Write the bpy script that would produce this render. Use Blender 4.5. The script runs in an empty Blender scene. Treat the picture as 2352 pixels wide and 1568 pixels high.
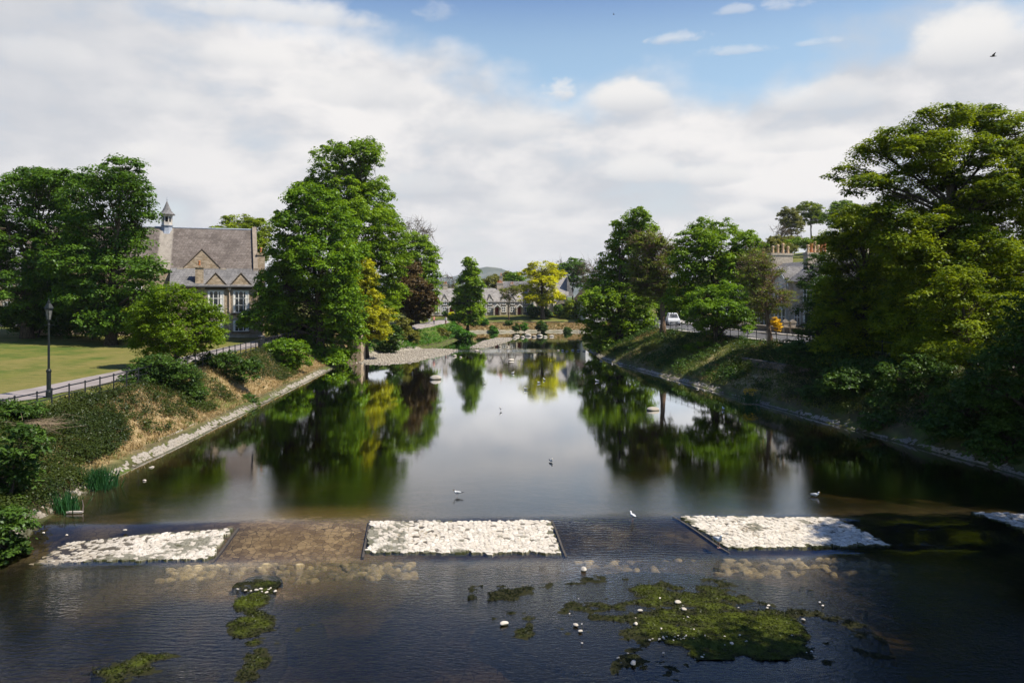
import bpy, bmesh, math, random
import numpy as np
from mathutils import Vector, Matrix
PI = math.pi
R = math.radians
rng = np.random.default_rng(11)
random.seed(5)
sc = bpy.context.scene
DENOISE = True
C = bpy.data.collections.new('river_scene')
sc.collection.children.link(C)

# ------------------------------------------------------------------ picture frame <-> world
F, CX, HY, H = 1829.0, 1176.0, 682.0, 8.4      # focal length and horizon in units of a 2352 px wide frame, eye height
def at(px, py, d):
    return np.array([(px - CX) / F * d, d, H - (py - HY) / F * d])
def on_z(px, py, z=0.0):
    d = F * (H - z) / (py - HY)
    return np.array([(px - CX) / F * d, d, z])

# ------------------------------------------------------------------ noise
def _h(ix, iy, seed):
    n = (ix.astype(np.int64) * 374761393 + iy.astype(np.int64) * 668265263 + seed * 974711) & 0x7fffffff
    n = ((n ^ (n >> 13)) * 1274126177) & 0x7fffffff
    return ((n ^ (n >> 16)) & 0xffff) / 65535.0
def vnoise(x, y, seed=0):
    x = np.asarray(x, float); y = np.asarray(y, float)
    ix = np.floor(x); iy = np.floor(y); fx = x - ix; fy = y - iy
    fx = fx * fx * (3 - 2 * fx); fy = fy * fy * (3 - 2 * fy)
    a = _h(ix, iy, seed); b = _h(ix + 1, iy, seed); c = _h(ix, iy + 1, seed); d = _h(ix + 1, iy + 1, seed)
    return (a * (1 - fx) + b * fx) * (1 - fy) + (c * (1 - fx) + d * fx) * fy
def fbm(x, y, seed=0, o=4):
    s = 0; a = .5; t = 0
    for k in range(o):
        s = s + a * vnoise(np.asarray(x) * 2 ** k, np.asarray(y) * 2 ** k, seed + k * 17); t += a; a *= .5
    return s / t
def sstep(a, b, x):
    t = np.clip((np.asarray(x, float) - a) / (b - a), 0, 1)
    return t * t * (3 - 2 * t)

# ------------------------------------------------------------------ objects
def tag(o, label=None, cat=None, group=None, kind=None):
    if label: o['label'] = label
    if cat: o['category'] = cat
    if group: o['group'] = group
    if kind: o['kind'] = kind
    return o
def thing(name, label, cat, loc=(0, 0, 0), rz=0.0, group=None):
    o = bpy.data.objects.new(name, None)
    C.objects.link(o)
    o.empty_display_size = .2
    o.location = Vector([float(v) for v in loc]); o.rotation_euler = (0, 0, rz)
    return tag(o, label, cat, group)
def copy_tree(o, parent=None):
    c = o.copy(); C.objects.link(c); c.parent = parent
    for ch in list(o.children):
        copy_tree(ch, c)
    return c
def mesh_np(name, verts, faces, mats=(), attrs=None, mi=None, parent=None, smooth=False, fattrs=None, uv=None):
    """faces: an (n,k) int array, or a list of such arrays"""
    me = bpy.data.meshes.new(name)
    verts = np.asarray(verts, np.float32).reshape(-1, 3)
    if isinstance(faces, np.ndarray): faces = [faces]
    faces = [f for f in faces if len(f)]
    lt = np.concatenate([np.full(len(f), f.shape[1], np.int32) for f in faces])
    li = np.concatenate([f.reshape(-1) for f in faces]).astype(np.int32)
    me.vertices.add(len(verts)); me.vertices.foreach_set('co', verts.reshape(-1))
    me.loops.add(len(li)); me.loops.foreach_set('vertex_index', li)
    me.polygons.add(len(lt))
    ls = np.zeros(len(lt), np.int32); ls[1:] = np.cumsum(lt)[:-1]
    me.polygons.foreach_set('loop_start', ls)
    if mi is not None: me.polygons.foreach_set('material_index', np.asarray(mi, np.int32))
    if smooth: me.polygons.foreach_set('use_smooth', np.ones(len(lt), bool))
    me.update(calc_edges=True)
    for k, a in (attrs or {}).items():
        at_ = me.attributes.new(k, 'FLOAT', 'POINT'); at_.data.foreach_set('value', np.asarray(a, np.float32).reshape(-1))
    for k, a in (fattrs or {}).items():
        at_ = me.attributes.new(k, 'FLOAT', 'FACE'); at_.data.foreach_set('value', np.asarray(a, np.float32).reshape(-1))
    for m in mats: me.materials.append(m)
    o = bpy.data.objects.new(name, me); C.objects.link(o)
    if parent is not None: o.parent = parent
    return o
def grid_faces(nu, nv):
    i = np.arange((nu - 1) * (nv - 1)); r = i // (nv - 1); c = i % (nv - 1)
    a = r * nv + c
    return np.stack([a, a + nv, a + nv + 1, a + 1], 1)

class MB:
    def __init__(s): s.v = []; s.f = []; s.m = []; s.n = 0
    def add(s, vs, fs, m=0):
        s.v += [tuple(map(float, p)) for p in vs]
        s.f += [tuple(i + s.n for i in f) for f in fs]; s.m += [m] * len(fs); s.n += len(vs)
        return s
    def box(s, x0, x1, y0, y1, z0, z1, m=0):
        v = [(x, y, z) for x in (x0, x1) for y in (y0, y1) for z in (z0, z1)]
        return s.add(v, [(0, 1, 3, 2), (4, 6, 7, 5), (0, 4, 5, 1), (2, 3, 7, 6), (0, 2, 6, 4), (1, 5, 7, 3)], m)
    def prism(s, poly, y0, y1, m=0, axis='y'):
        n = len(poly)
        if axis == 'y': f = lambda p, t: (p[0], t, p[1])
        elif axis == 'x': f = lambda p, t: (t, p[0], p[1])
        else: f = lambda p, t: (p[0], p[1], t)
        v = [f(p, y0) for p in poly] + [f(p, y1) for p in poly]
        fs = [tuple(range(n)), tuple(range(2 * n - 1, n - 1, -1))] + [(i, i + n, (i + 1) % n + n, (i + 1) % n) for i in range(n)]
        return s.add(v, fs, m)
    def slab(s, a, b, c, d, t, m=0):
        """quad abcd thickened by t along its normal"""
        a, b, c, d = [Vector(p) for p in (a, b, c, d)]
        n = (b - a).cross(d - a).normalized() * t
        v = [a, b, c, d, a + n, b + n, c + n, d + n]
        return s.add(v, [(3, 2, 1, 0), (4, 5, 6, 7), (0, 1, 5, 4), (1, 2, 6, 5), (2, 3, 7, 6), (3, 0, 4, 7)], m)
    def tube(s, pts, rad, n=8, m=0, cap=True):
        P = [Vector(p) for p in pts]
        if not hasattr(rad, '__len__'): rad = [rad] * len(P)
        vs = []; up = Vector((0, 0, 1))
        for i, p in enumerate(P):
            t = (P[min(i + 1, len(P) - 1)] - P[max(i - 1, 0)]).normalized()
            a = t.cross(up)
            if a.length < 1e-3: a = t.cross(Vector((1, 0, 0)))
            a.normalize(); b = t.cross(a)
            vs += [p + (a * math.cos(2 * PI * k / n) + b * math.sin(2 * PI * k / n)) * rad[i] for k in range(n)]
        fs = [(i * n + k, i * n + (k + 1) % n, (i + 1) * n + (k + 1) % n, (i + 1) * n + k) for i in range(len(P) - 1) for k in range(n)]
        if cap: fs += [tuple(range(n - 1, -1, -1)), tuple((len(P) - 1) * n + k for k in range(n))]
        return s.add(vs, fs, m)
    def lathe(s, prof, c=(0, 0, 0), n=12, m=0, ph=0.0, sq=1.0):
        vs = [(c[0] + r * math.cos(2 * PI * k / n + ph), c[1] + sq * r * math.sin(2 * PI * k / n + ph), c[2] + z) for r, z in prof for k in range(n)]
        fs = [(i * n + k, i * n + (k + 1) % n, (i + 1) * n + (k + 1) % n, (i + 1) * n + k) for i in range(len(prof) - 1) for k in range(n)]
        fs += [tuple(range(n - 1, -1, -1)), tuple((len(prof) - 1) * n + k for k in range(n))]
        return s.add(vs, fs, m)
    def build(s, name, mats, parent=None, smooth=False, bevel=0):
        me = bpy.data.meshes.new(name)
        me.from_pydata(s.v, [], s.f)
        for m in (mats if isinstance(mats, (list, tuple)) else [mats]): me.materials.append(m)
        me.polygons.foreach_set('material_index', s.m)
        bm = bmesh.new(); bm.from_mesh(me); bmesh.ops.recalc_face_normals(bm, faces=bm.faces[:])
        bm.to_mesh(me); bm.free()
        if smooth: me.polygons.foreach_set('use_smooth', [True] * len(me.polygons))
        me.update()
        o = bpy.data.objects.new(name, me); C.objects.link(o)
        if parent is not None: o.parent = parent
        if bevel:
            b = o.modifiers.new('b', 'BEVEL'); b.width = bevel; b.segments = 2; b.limit_method = 'ANGLE'
        return o

# ------------------------------------------------------------------ node helper
class NT:
    def __init__(s, tree): s.t = tree; s.N = tree.nodes; s.L = tree.links
    def n(s, typ, **kw):
        nd = s.N.new(typ)
        for k, v in kw.items(): setattr(nd, k, v)
        return nd
    def put(s, sock, v):
        if isinstance(v, bpy.types.NodeSocket): s.L.new(v, sock)
        elif v is not None:
            if sock.type == 'RGBA' and len(v) == 3: v = (*v, 1)
            sock.default_value = v
    def math(s, op, a, b=None, c=None, clamp=False):
        nd = s.n('ShaderNodeMath', operation=op); nd.use_clamp = clamp
        for i, v in enumerate((a, b, c)):
            if v is not None: s.put(nd.inputs[i], v)
        return nd.outputs[0]
    def vmath(s, op, a, b=None):
        nd = s.n('ShaderNodeVectorMath', operation=op)
        s.put(nd.inputs[0], a)
        if b is not None: s.put(nd.inputs[1], b)
        return nd.outputs[0]
    def mix(s, f, a, b, blend='MIX'):
        nd = s.n('ShaderNodeMix', data_type='RGBA', blend_type=blend)
        s.put(nd.inputs[0], f); s.put(nd.inputs[6], a); s.put(nd.inputs[7], b)
        return nd.outputs[2]
    def noise(s, vec, scale, detail=4, rough=.55, dist=0, out=0, dim='3D'):
        nd = s.n('ShaderNodeTexNoise', noise_dimensions=dim)
        s.put(nd.inputs['Vector'], vec); s.put(nd.inputs['Scale'], scale); nd.inputs['Detail'].default_value = detail
        nd.inputs['Roughness'].default_value = rough; nd.inputs['Distortion'].default_value = dist
        return nd.outputs[out]
    def vor(s, vec, scale, feature='F1', out=0, rand=1):
        nd = s.n('ShaderNodeTexVoronoi', feature=feature)
        s.put(nd.inputs['Vector'], vec); s.put(nd.inputs['Scale'], scale); nd.inputs['Randomness'].default_value = rand
        return nd.outputs[out]
    def smooth(s, v, a, b, lo=0., hi=1.):
        nd = s.n('ShaderNodeMapRange', interpolation_type='SMOOTHSTEP')
        s.put(nd.inputs[0], v); s.put(nd.inputs[1], a); s.put(nd.inputs[2], b); s.put(nd.inputs[3], lo); s.put(nd.inputs[4], hi)
        return nd.outputs[0]
    def ramp(s, v, stops):
        nd = s.n('ShaderNodeValToRGB'); s.put(nd.inputs[0], v); cr = nd.color_ramp
        while len(cr.elements) < len(stops): cr.elements.new(.5)
        for e, (p, c) in zip(cr.elements, stops): e.position = p; e.color = (*c, 1)
        return nd.outputs[0]
    def attr(s, name): return s.n('ShaderNodeAttribute', attribute_name=name).outputs['Fac']
    def scale(s, vec, v): return s.vmath('MULTIPLY', vec, v)
    def pos(s): return s.n('ShaderNodeNewGeometry').outputs['Position']
    def obj(s): return s.n('ShaderNodeTexCoord').outputs['Object']
    def bump(s, h, dist=.05, strength=1.):
        nd = s.n('ShaderNodeBump'); s.put(nd.inputs['Height'], h); s.put(nd.inputs['Distance'], dist); s.put(nd.inputs['Strength'], strength)
        return nd.outputs[0]
    def prin(s, col, rough=.8, normal=None, metal=0., spec=.3):
        nd = s.n('ShaderNodeBsdfPrincipled')
        s.put(nd.inputs['Base Color'], col); s.put(nd.inputs['Roughness'], rough); nd.inputs['Metallic'].default_value = metal
        nd.inputs['Specular IOR Level'].default_value = spec
        if normal is not None: s.L.new(normal, nd.inputs['Normal'])
        return nd.outputs[0]
    def out(s, sh):
        nd = s.n('ShaderNodeOutputMaterial'); s.L.new(sh, nd.inputs['Surface'])
def newmat(name):
    m = bpy.data.materials.new(name); m.use_nodes = True; m.node_tree.nodes.clear()
    return m, NT(m.node_tree)
MATS = {}
def plain(name, col, rough=.7, var=.15, scale=6., bump=0., metal=0., spec=.3, objspace=True):
    """painted or cast surface: base colour with mottling, dirt and a little relief"""
    if name in MATS: return MATS[name]
    m, t = newmat(name)
    p = t.obj() if objspace else t.pos()
    n1 = t.noise(p, scale, 5, .6)
    k = t.smooth(n1, .25, .75, 1 - var, 1 + var * .6)
    cc = t.n('ShaderNodeVectorMath', operation='SCALE'); cc.inputs[0].default_value = col; t.L.new(k, cc.inputs[3])
    nrm = t.bump(t.noise(p, scale * 6, 3, .6), .01, bump) if bump else None
    t.out(t.prin(cc.outputs[0], rough, nrm, metal, spec))
    MATS[name] = m
    return m

# ------------------------------------------------------------------ camera
cam = bpy.data.cameras.new('camera'); co = bpy.data.objects.new('camera', cam); C.objects.link(co)
co.location = (0, 0, H); co.rotation_euler = (R(90), 0, 0)
cam.sensor_width = 36; cam.lens = 36 * F / 2352
cam.shift_y = -(1568 / 2 - HY) / 2352
cam.clip_start = .5; cam.clip_end = 20000
sc.camera = co
sc.view_settings.view_transform = 'Standard'; sc.view_settings.look = 'None'
sc.view_settings.exposure = 0.45; sc.view_settings.gamma = 1
sc.cycles.use_denoising = DENOISE
sc.cycles.max_bounces = 6; sc.cycles.transparent_max_bounces = 12; sc.cycles.diffuse_bounces = 3
sc.cycles.glossy_bounces = 3; sc.cycles.transmission_bounces = 3
sc.cycles.caustics_reflective = False; sc.cycles.caustics_refractive = False
sc.cycles.sample_clamp_indirect = 6

# ------------------------------------------------------------------ light and sky
SUN_EL, SUN_AZ = R(55), R(20)                       # to the right of the view and 20 degrees behind the viewer
S = Vector((math.cos(SUN_EL) * math.cos(SUN_AZ), -math.cos(SUN_EL) * math.sin(SUN_AZ), math.sin(SUN_EL)))
sl = bpy.data.lights.new('sun', 'SUN'); sl.energy = 5.0; sl.angle = R(.53); sl.color = (1, .92, .78)
so = bpy.data.objects.new('sun', sl); C.objects.link(so); so.rotation_euler = S.to_track_quat('Z', 'Y').to_euler()
so.location = (60, -20, 80)
def azel(px, py):
    u = (px - CX) / F; w = (HY - py) / F
    return math.atan(u), math.atan(w / math.sqrt(1 + u * u))
def build_world():
    w = bpy.data.worlds.new('World'); sc.world = w; w.use_nodes = True
    w.node_tree.nodes.clear(); t = NT(w.node_tree)
    sky = t.n('ShaderNodeTexSky', sky_type='NISHITA'); sky.sun_disc = False
    sky.sun_elevation = SUN_EL; sky.sun_rotation = R(90) + SUN_AZ
    sky.air_density = 1.0; sky.dust_density = .6; sky.ozone_density = 1.6; sky.altitude = 0
    tc = t.n('ShaderNodeTexCoord').outputs['Generated']
    sx = t.n('ShaderNodeSeparateXYZ'); t.L.new(tc, sx.inputs[0])
    x, y, z = sx.outputs
    az = t.math('ARCTAN2', x, y); el = t.math('ARCSINE', t.math('MINIMUM', t.math('MAXIMUM', z, -1.), 1.))
    # cloud layer coordinates: a flat deck overhead seen in perspective
    zz = t.math('ADD', t.math('MAXIMUM', z, 0.), .16)
    cp = t.n('ShaderNodeCombineXYZ'); t.L.new(t.math('DIVIDE', x, zz), cp.inputs[0]); t.L.new(t.math('DIVIDE', y, zz), cp.inputs[1])
    cp = cp.outputs[0]
    ae = t.n('ShaderNodeCombineXYZ'); t.L.new(az, ae.inputs[0]); t.L.new(el, ae.inputs[1]); ae = ae.outputs[0]
    n_big = t.noise(t.vmath('ADD', cp, (3.1, 1.7, 0)), .8, 5, .5, .3)
    n_mid = t.noise(t.vmath('ADD', cp, (9.1, 4.7, 2)), 1.3, 6, .52, .2)
    n_puf = t.noise(t.scale(ae, (1., 1.5, 1.)), 9., 6, .52, .15)
    n_fin = t.noise(t.scale(ae, (1., 1.8, 1.)), 34., 6, .6, .3)
    n_bil = t.noise(t.scale(ae, (1., 1.9, 1.)), 6., 7, .54, .15)
    # lower edge of the clear blue part, as elevation over azimuth
    pts = [(-3.1, .02), (-1.5, .05), (-1.0, .3), (-.62, .40)]
    for px, py in ((200, -60), (430, -30), (640, 20), (780, 62), (960, 110), (1100, 165), (1240, 222), (1340, 214), (1560, 192), (1760, 175), (1920, 130), (2040, 70), (2130, -20), (2352, -20)):
        a, e = azel(px, py); pts.append((a, e))
    pts += [(.75, .42), (1.0, .3), (1.5, .05), (3.1, .02)]
    fc = t.n('ShaderNodeFloatCurve'); cm = fc.mapping; cu = cm.curves[0]
    P = sorted((a / 6.4 + .5, e) for a, e in pts)
    cu.points[0].location = P[0]; cu.points[-1].location = P[-1]
    for p in P[1:-1]: cu.points.new(*p)
    for p in cu.points: p.handle_type = 'VECTOR'
    cm.update()
    t.put(fc.inputs['Value'], t.math('ADD', t.math('DIVIDE', az, 6.4), .5))
    edge = t.math('SUBTRACT', fc.outputs[0], el)
    wob = t.math('ADD', t.math('MULTIPLY', t.math('SUBTRACT', n_puf, .5), .16), t.math('MULTIPLY', t.math('SUBTRACT', n_mid, .5), .10))
    cov = t.smooth(t.math('ADD', edge, wob), -.035, .045)
    # slight thinning of the deck, blue showing through
    thin = t.smooth(n_bil, .33, .48, .82, 1.)
    cov = t.math('MULTIPLY', cov, thin)
    # shade of the deck: white billows and grey undersides
    sh = t.math('ADD', t.math('MULTIPLY', n_mid, .35), t.math('MULTIPLY', n_bil, .65))
    shade = t.smooth(sh, .41, .59)
    greyleft = t.math('MULTIPLY', t.smooth(az, -.25, -.60), t.smooth(el, .02, .28))
    shade = t.math('MULTIPLY', shade, t.math('SUBTRACT', 1., t.math('MULTIPLY', greyleft, .85)))
    deck = t.mix(shade, (.62, .64, .685), (.93, .905, .89))
    low = t.smooth(el, .16, .0)
    deck = t.mix(t.math('MULTIPLY', low, .65), deck, (.86, .85, .845))
    skyc = t.vmath('MULTIPLY', sky.outputs[0], (SKY_K * 1.35, SKY_K * 1.3, SKY_K * 1.15))
    deep = t.smooth(el, .29, .44)
    skyc = t.mix(deep, skyc, t.vmath('MULTIPLY', skyc, (.24, .40, .78)))
    col = t.mix(cov, skyc, deck)
    # single heaped clouds: (x, y, half width, half height) as seen in the photograph, kept as directions
    for px, py, rx, ry, amt in ((1440, 228, 105, 52, 1.), (1283, 214, 38, 30, .8), (2215, 105, 180, 100, 1.), (1480, 398, 120, 46, .9), (1640, 408, 110, 36, .8),
                                (1560, 90, 65, 17, .55), (1690, 118, 80, 14, .4), (1800, 12, 55, 18, .45), (1690, 25, 50, 13, .4), (1880, 98, 60, 10, .35),
                                (1720, 492, 95, 32, .9), (330, 360, 60, 36, .8), (620, 30, 330, 42, .75), (1000, 30, 45, 26, .25), (90, 130, 130, 60, .4), (1130, 300, 170, 56, .55), (820, 215, 210, 60, .55), (560, 135, 200, 46, .5), (380, 240, 150, 44, .45),
                                (1240, 470, 170, 40, .5), (930, 430, 200, 40, .45), (1900, 230, 190, 50, .5), (1820, 330, 170, 36, .4)):
        a, e = azel(px, py)
        da = t.math('DIVIDE', t.math('SUBTRACT', az, a), rx / F * math.cos(a) ** 2)
        de = t.math('DIVIDE', t.math('SUBTRACT', el, e), ry / F * math.cos(a))
        de_ = t.math('MULTIPLY', de, t.math('ADD', 1.0, t.smooth(de, 0., -.4, 0., .7)))      # flatter base
        q = t.math('ADD', t.math('POWER', t.math('ABSOLUTE', da), 2.), t.math('POWER', t.math('ABSOLUTE', de_), 2.))
        q = t.math('SUBTRACT', 1., q)
        q = t.math('ADD', q, t.math('MULTIPLY', t.math('SUBTRACT', n_puf if rx > 80 else n_fin, .5), 2.4 if rx > 80 else 4.2))
        q = t.math('ADD', q, t.math('MULTIPLY', t.math('SUBTRACT', n_fin, .5), .8))
        f = t.math('MULTIPLY', t.smooth(q, -.05, .85) if rx > 80 else t.smooth(q, -.5, 1.3), amt)
        c = t.mix(t.smooth(de, -.9, .4), (.62, .64, .68), (.90, .885, .87))
        col = t.mix(f, col, c)
    bg = t.n('ShaderNodeBackground'); t.L.new(col, bg.inputs[0]); bg.inputs[1].default_value = WORLD_K
    o = t.n('ShaderNodeOutputWorld'); t.L.new(bg.outputs[0], o.inputs[0])
# Nishita at its own scale is about ten times the cloud albedo values mixed in above: SKY_K brings it to the strength range asked for
SKY_K, WORLD_K = .15, .735
build_world()
# ================================================================== banks and terrain
_YL = np.array([-200, 10, 28, 36, 57, 89, 104, 112, 118, 125, 144, 165, 180, 186, 191, 193])
_XL = np.array([-17, -17, -17.4, -18.5, -19.3, -20.9, -21.4, -21, -18.5, -15, -11.4, -9.8, -9.2, -9.6, -14, -40])
_YR = np.array([-200, 10, 28, 38.6, 53.4, 69, 84, 107, 130, 150, 163, 170, 175, 178, 182])
_XR = np.array([26, 26, 25, 23.7, 21, 18.4, 15.9, 12.2, 11.7, 13.2, 16, 22, 40, 90, 200])
def xl(Y): return np.interp(Y, _YL, _XL)
def xr(Y): return np.interp(Y, _YR, _XR)
def yfar(X): return 191.5 + 1.2 * np.sin(np.asarray(X) * .21) + .02 * (np.asarray(X) - 4)
DROP = .45
def yc(X): return 29.9 + .035 * np.asarray(X)            # crest line of the weir
def zwater(X, Y):
    s = yc(X) - np.asarray(Y)
    return -DROP * sstep(-.5, 3.4, s + .5 * (fbm(np.asarray(X) * .35, np.asarray(X) * 0, 91) - .5))
def zedgeL(Y): return 2.6 + .012 * (np.clip(Y, 0, 150) - 46)
def land_left(X, Y):
    t = xl(Y) - X
    ze = zedgeL(Y) - .5 * sstep(112, 125, Y)
    wl = 4.6 - .6 * sstep(110, 125, Y)
    toe = np.clip(t, 0, .7) * .6
    slope = .42 + (ze - .42) * sstep(.6, wl + .9, t)
    z = np.where(t < .7, toe, slope)
    park = np.clip(t - 11, 0, 70) * .026
    return np.where(t < 0, np.maximum(-1., .22 * t), z + park), t
def land_right(X, Y):
    t = X - xr(Y)
    toe = np.clip(t, 0, .7) * .6
    slope = .42 + 3.58 * np.clip((t - .6) / 7.6, 0, 1) ** .9
    z = np.where(t < .7, toe, slope)
    hill = 0
    return np.where(t < 0, np.maximum(-1., .22 * t), z + hill), t
def land_far(X, Y):
    t = Y - yfar(X)
    z = np.where(t < .8, .5 * np.clip(t, 0, .8), .4 + 1.65 * np.clip((t - .8) / 4.4, 0, 1) ** .8)
    z = z + .55 * sstep(5.25, 5.6, t) + np.clip(t - 6, 0, 14) * .075
    z = z + np.clip(t - 40, 0, 200) * .02
    return np.where(t < 0, np.maximum(-1., .2 * t), z), t
# gravel spits: image polygon on the water plane
SPITS = [[(812, 826), (850, 812), (930, 803), (1000, 800), (1048, 803), (1030, 812), (985, 822), (945, 831), (880, 836), (830, 834)],
         [(1083, 797), (1110, 783), (1140, 776), (1176, 776), (1168, 782), (1150, 788), (1120, 796)]]
SPITW = [np.array([on_z(x, y, .05)[:2] for x, y in s]) for s in SPITS]
def poly_sd(X, Y, P):
    """signed distance, positive inside"""
    X = np.asarray(X, float); Y = np.asarray(Y, float)
    d = np.full(X.shape, 1e9); ins = np.zeros(X.shape, bool)
    for i in range(len(P)):
        ax, ay = P[i]; bx, by = P[(i + 1) % len(P)]
        ex, ey = bx - ax, by - ay
        h = np.clip(((X - ax) * ex + (Y - ay) * ey) / (ex * ex + ey * ey), 0, 1)
        d = np.minimum(d, np.hypot(X - ax - ex * h, Y - ay - ey * h))
        c = ((ay > Y) != (by > Y)) & (X < ex * (Y - ay) / (ey if abs(ey) > 1e-9 else 1e-9) + ax)
        ins ^= c
    return np.where(ins, d, -d)
def spit_h(X, Y):
    h = np.full(np.shape(X), -9.)
    for P in SPITW:
        sd = poly_sd(X, Y, P)
        h = np.maximum(h, np.where(sd > 0, .03 + .16 * (1 - np.exp(-sd / 2.)), sd * .12) + .10 * (fbm(np.asarray(X) * .5, np.asarray(Y) * .25, 41) - .5))
    return h
def knoll(X, Y): return 19 * np.exp(-((X - 105) / 75) ** 2 - ((Y - 250) / 95) ** 2) * sstep(44, 74, X)
def zland(X, Y, full=False):
    X = np.asarray(X, float); Y = np.asarray(Y, float)
    a, tl = land_left(X, Y); b, tr = land_right(X, Y); c, tf = land_far(X, Y)
    c = np.where(X < -60, -1, c); 
    z = np.maximum(np.maximum(a, b), c)
    inriver = (tl < 0) & (tr < 0) & (tf < 0)
    z = z + np.where(inriver, 0, knoll(X, Y))
    s = yc(X) - Y
    bed = np.maximum(-.10 - .09 * np.clip(-s - .3, 0, 20), -1.0)                       # rises to the crest
    ramp = zwater(X, Y) - .085
    toe_ = -DROP - .10 - .05 * np.clip(s - 3, 0, 3.0) - .10 * np.clip(s - 6, 0, 4)
    down = np.where(s < 0, bed, np.where(s < 3.05, ramp, np.maximum(toe_, -DROP - .5)))
    down = down + np.where(s > 6, .10 * (fbm(X * .5, Y * .5, 77) - .5), 0)
    zr = np.where(inriver & (Y < 60), np.maximum(down, np.maximum(a, b) - np.where(s > 0, DROP, 0)), z)
    rif = -.10 + .05 * (fbm(X * .8, Y * .8, 5) - .5) - .05 * np.abs(Y - 125)
    zr = np.where(inriver & (Y > 105) & (Y < 150), np.maximum(zr, rif), zr)
    zr = np.maximum(zr, np.where(inriver | (tl < 1.0), spit_h(X, Y), -9))
    zr = zr + np.where(inriver, .03, .10) * (fbm(X * .7, Y * .7, 3) - .5) * sstep(.2, 1.5, np.abs(np.minimum(np.minimum(np.abs(tl), np.abs(tr)), np.abs(tf)))) * np.where(inriver & (np.abs(s - 1.5) < 2.2), .1, 1)
    if full: return zr, tl, tr, tf, inriver, s
    return zr
def zl(x, y): return float(zland(np.array([x]), np.array([y]))[0])

# ------------------------------------------------------------------ ground material
def ground_mat():
    m, t = newmat('ground')
    p = t.pos()
    a = {k: t.attr(k) for k in ('lawn', 'straw', 'bed', 'gravel', 'dirt', 'ochre')}
    st = t.scale(p, (1., .35, 1.))
    n0 = t.noise(p, .35, 4, .6); n1 = t.noise(p, 2.2, 6, .65); n2 = t.noise(p, 11., 4, .7); n3 = t.noise(st, .13, 4, .6)
    grass = t.mix(t.smooth(n1, .3, .7), (.060, .105, .018), (.12, .15, .030))
    lawn = t.mix(t.smooth(n0, .38, .60), (.072, .112, .018), (.172, .165, .040))
    lawn = t.mix(t.math('MULTIPLY', t.smooth(n3, .48, .60), .8), lawn, (.225, .18, .06))
    wv = t.n('ShaderNodeTexWave'); t.L.new(t.scale(p, (.10, .42, 0)), wv.inputs['Vector']); wv.inputs['Scale'].default_value = 1.; wv.inputs['Distortion'].default_value = 3.
    lawn = t.mix(t.math('MULTIPLY', wv.outputs['Fac'], .22), lawn, (.10, .13, .022))
    lawn = t.mix(t.smooth(n2, .35, .7, 0., .45), lawn, (.10, .12, .02))
    n4 = t.noise(t.scale(p, (.5, 1.3, 1.)), 1.5, 5, .7)
    lawn = t.mix(t.smooth(n4, .48, .70, 0., .75), lawn, (.055, .088, .014)); lawn = t.mix(t.smooth(n4, .42, .30, 0., .5), lawn, (.24, .20, .075))
    straw = t.mix(t.smooth(n1, .32, .66), (.18, .135, .065), (.43, .32, .17))
    straw = t.mix(t.smooth(n2, .55, .75, 0., .7), straw, (.09, .085, .03))
    dirt = t.mix(n1, (.05, .040, .024), (.11, .085, .05))
    v = t.vor(p, 3.2, 'F1', 1); vd = t.vor(p, 3.2, 'DISTANCE_TO_EDGE')
    sc_ = t.n('ShaderNodeSeparateColor'); t.L.new(v, sc_.inputs[0])
    bedc = t.mix(sc_.outputs[0], (.012, .011, .008), (.034, .028, .017))
    bedc = t.mix(t.smooth(n1, .45, .65, 0., .8), bedc, (.016, .016, .008))
    bedc = t.mix(t.smooth(n0, .50, .64, 0., .7), bedc, t.mix(n1, (.06, .046, .024), (.14, .11, .06)))
    bedc = t.mix(t.smooth(vd, .0, .05, 1., 0.), bedc, (.012, .010, .006))
    v2 = t.vor(p, 4.5, 'F1', 1); vd2 = t.vor(p, 4.5, 'DISTANCE_TO_EDGE')
    s2 = t.n('ShaderNodeSeparateColor'); t.L.new(v2, s2.inputs[0])
    och = t.mix(s2.outputs[0], (.15, .105, .05), (.36, .27, .15))
    och = t.mix(t.smooth(vd2, .0, .06, 1., 0.), och, (.05, .035, .016))
    och = t.mix(t.smooth(n0, .42, .6, 0., .75), och, (.14, .095, .04))
    gr = t.mix(t.smooth(n2, .3, .7), (.24, .21, .17), (.46, .42, .36))
    gr = t.mix(t.smooth(n1, .5, .66, 0., .6), gr, (.22, .17, .11))
    c = grass
    c = t.mix(a['lawn'], c, lawn); c = t.mix(a['straw'], c, straw); c = t.mix(a['dirt'], c, dirt)
    c = t.mix(a['bed'], c, bedc); c = t.mix(a['ochre'], c, och); c = t.mix(a['gravel'], c, gr)
    b = t.bump(t.math('ADD', n2, t.math('MULTIPLY', n1, 2.)), .06, .7)
    t.out(t.prin(c, .95, b, 0, .15))
    return m
GROUND = ground_mat()
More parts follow.
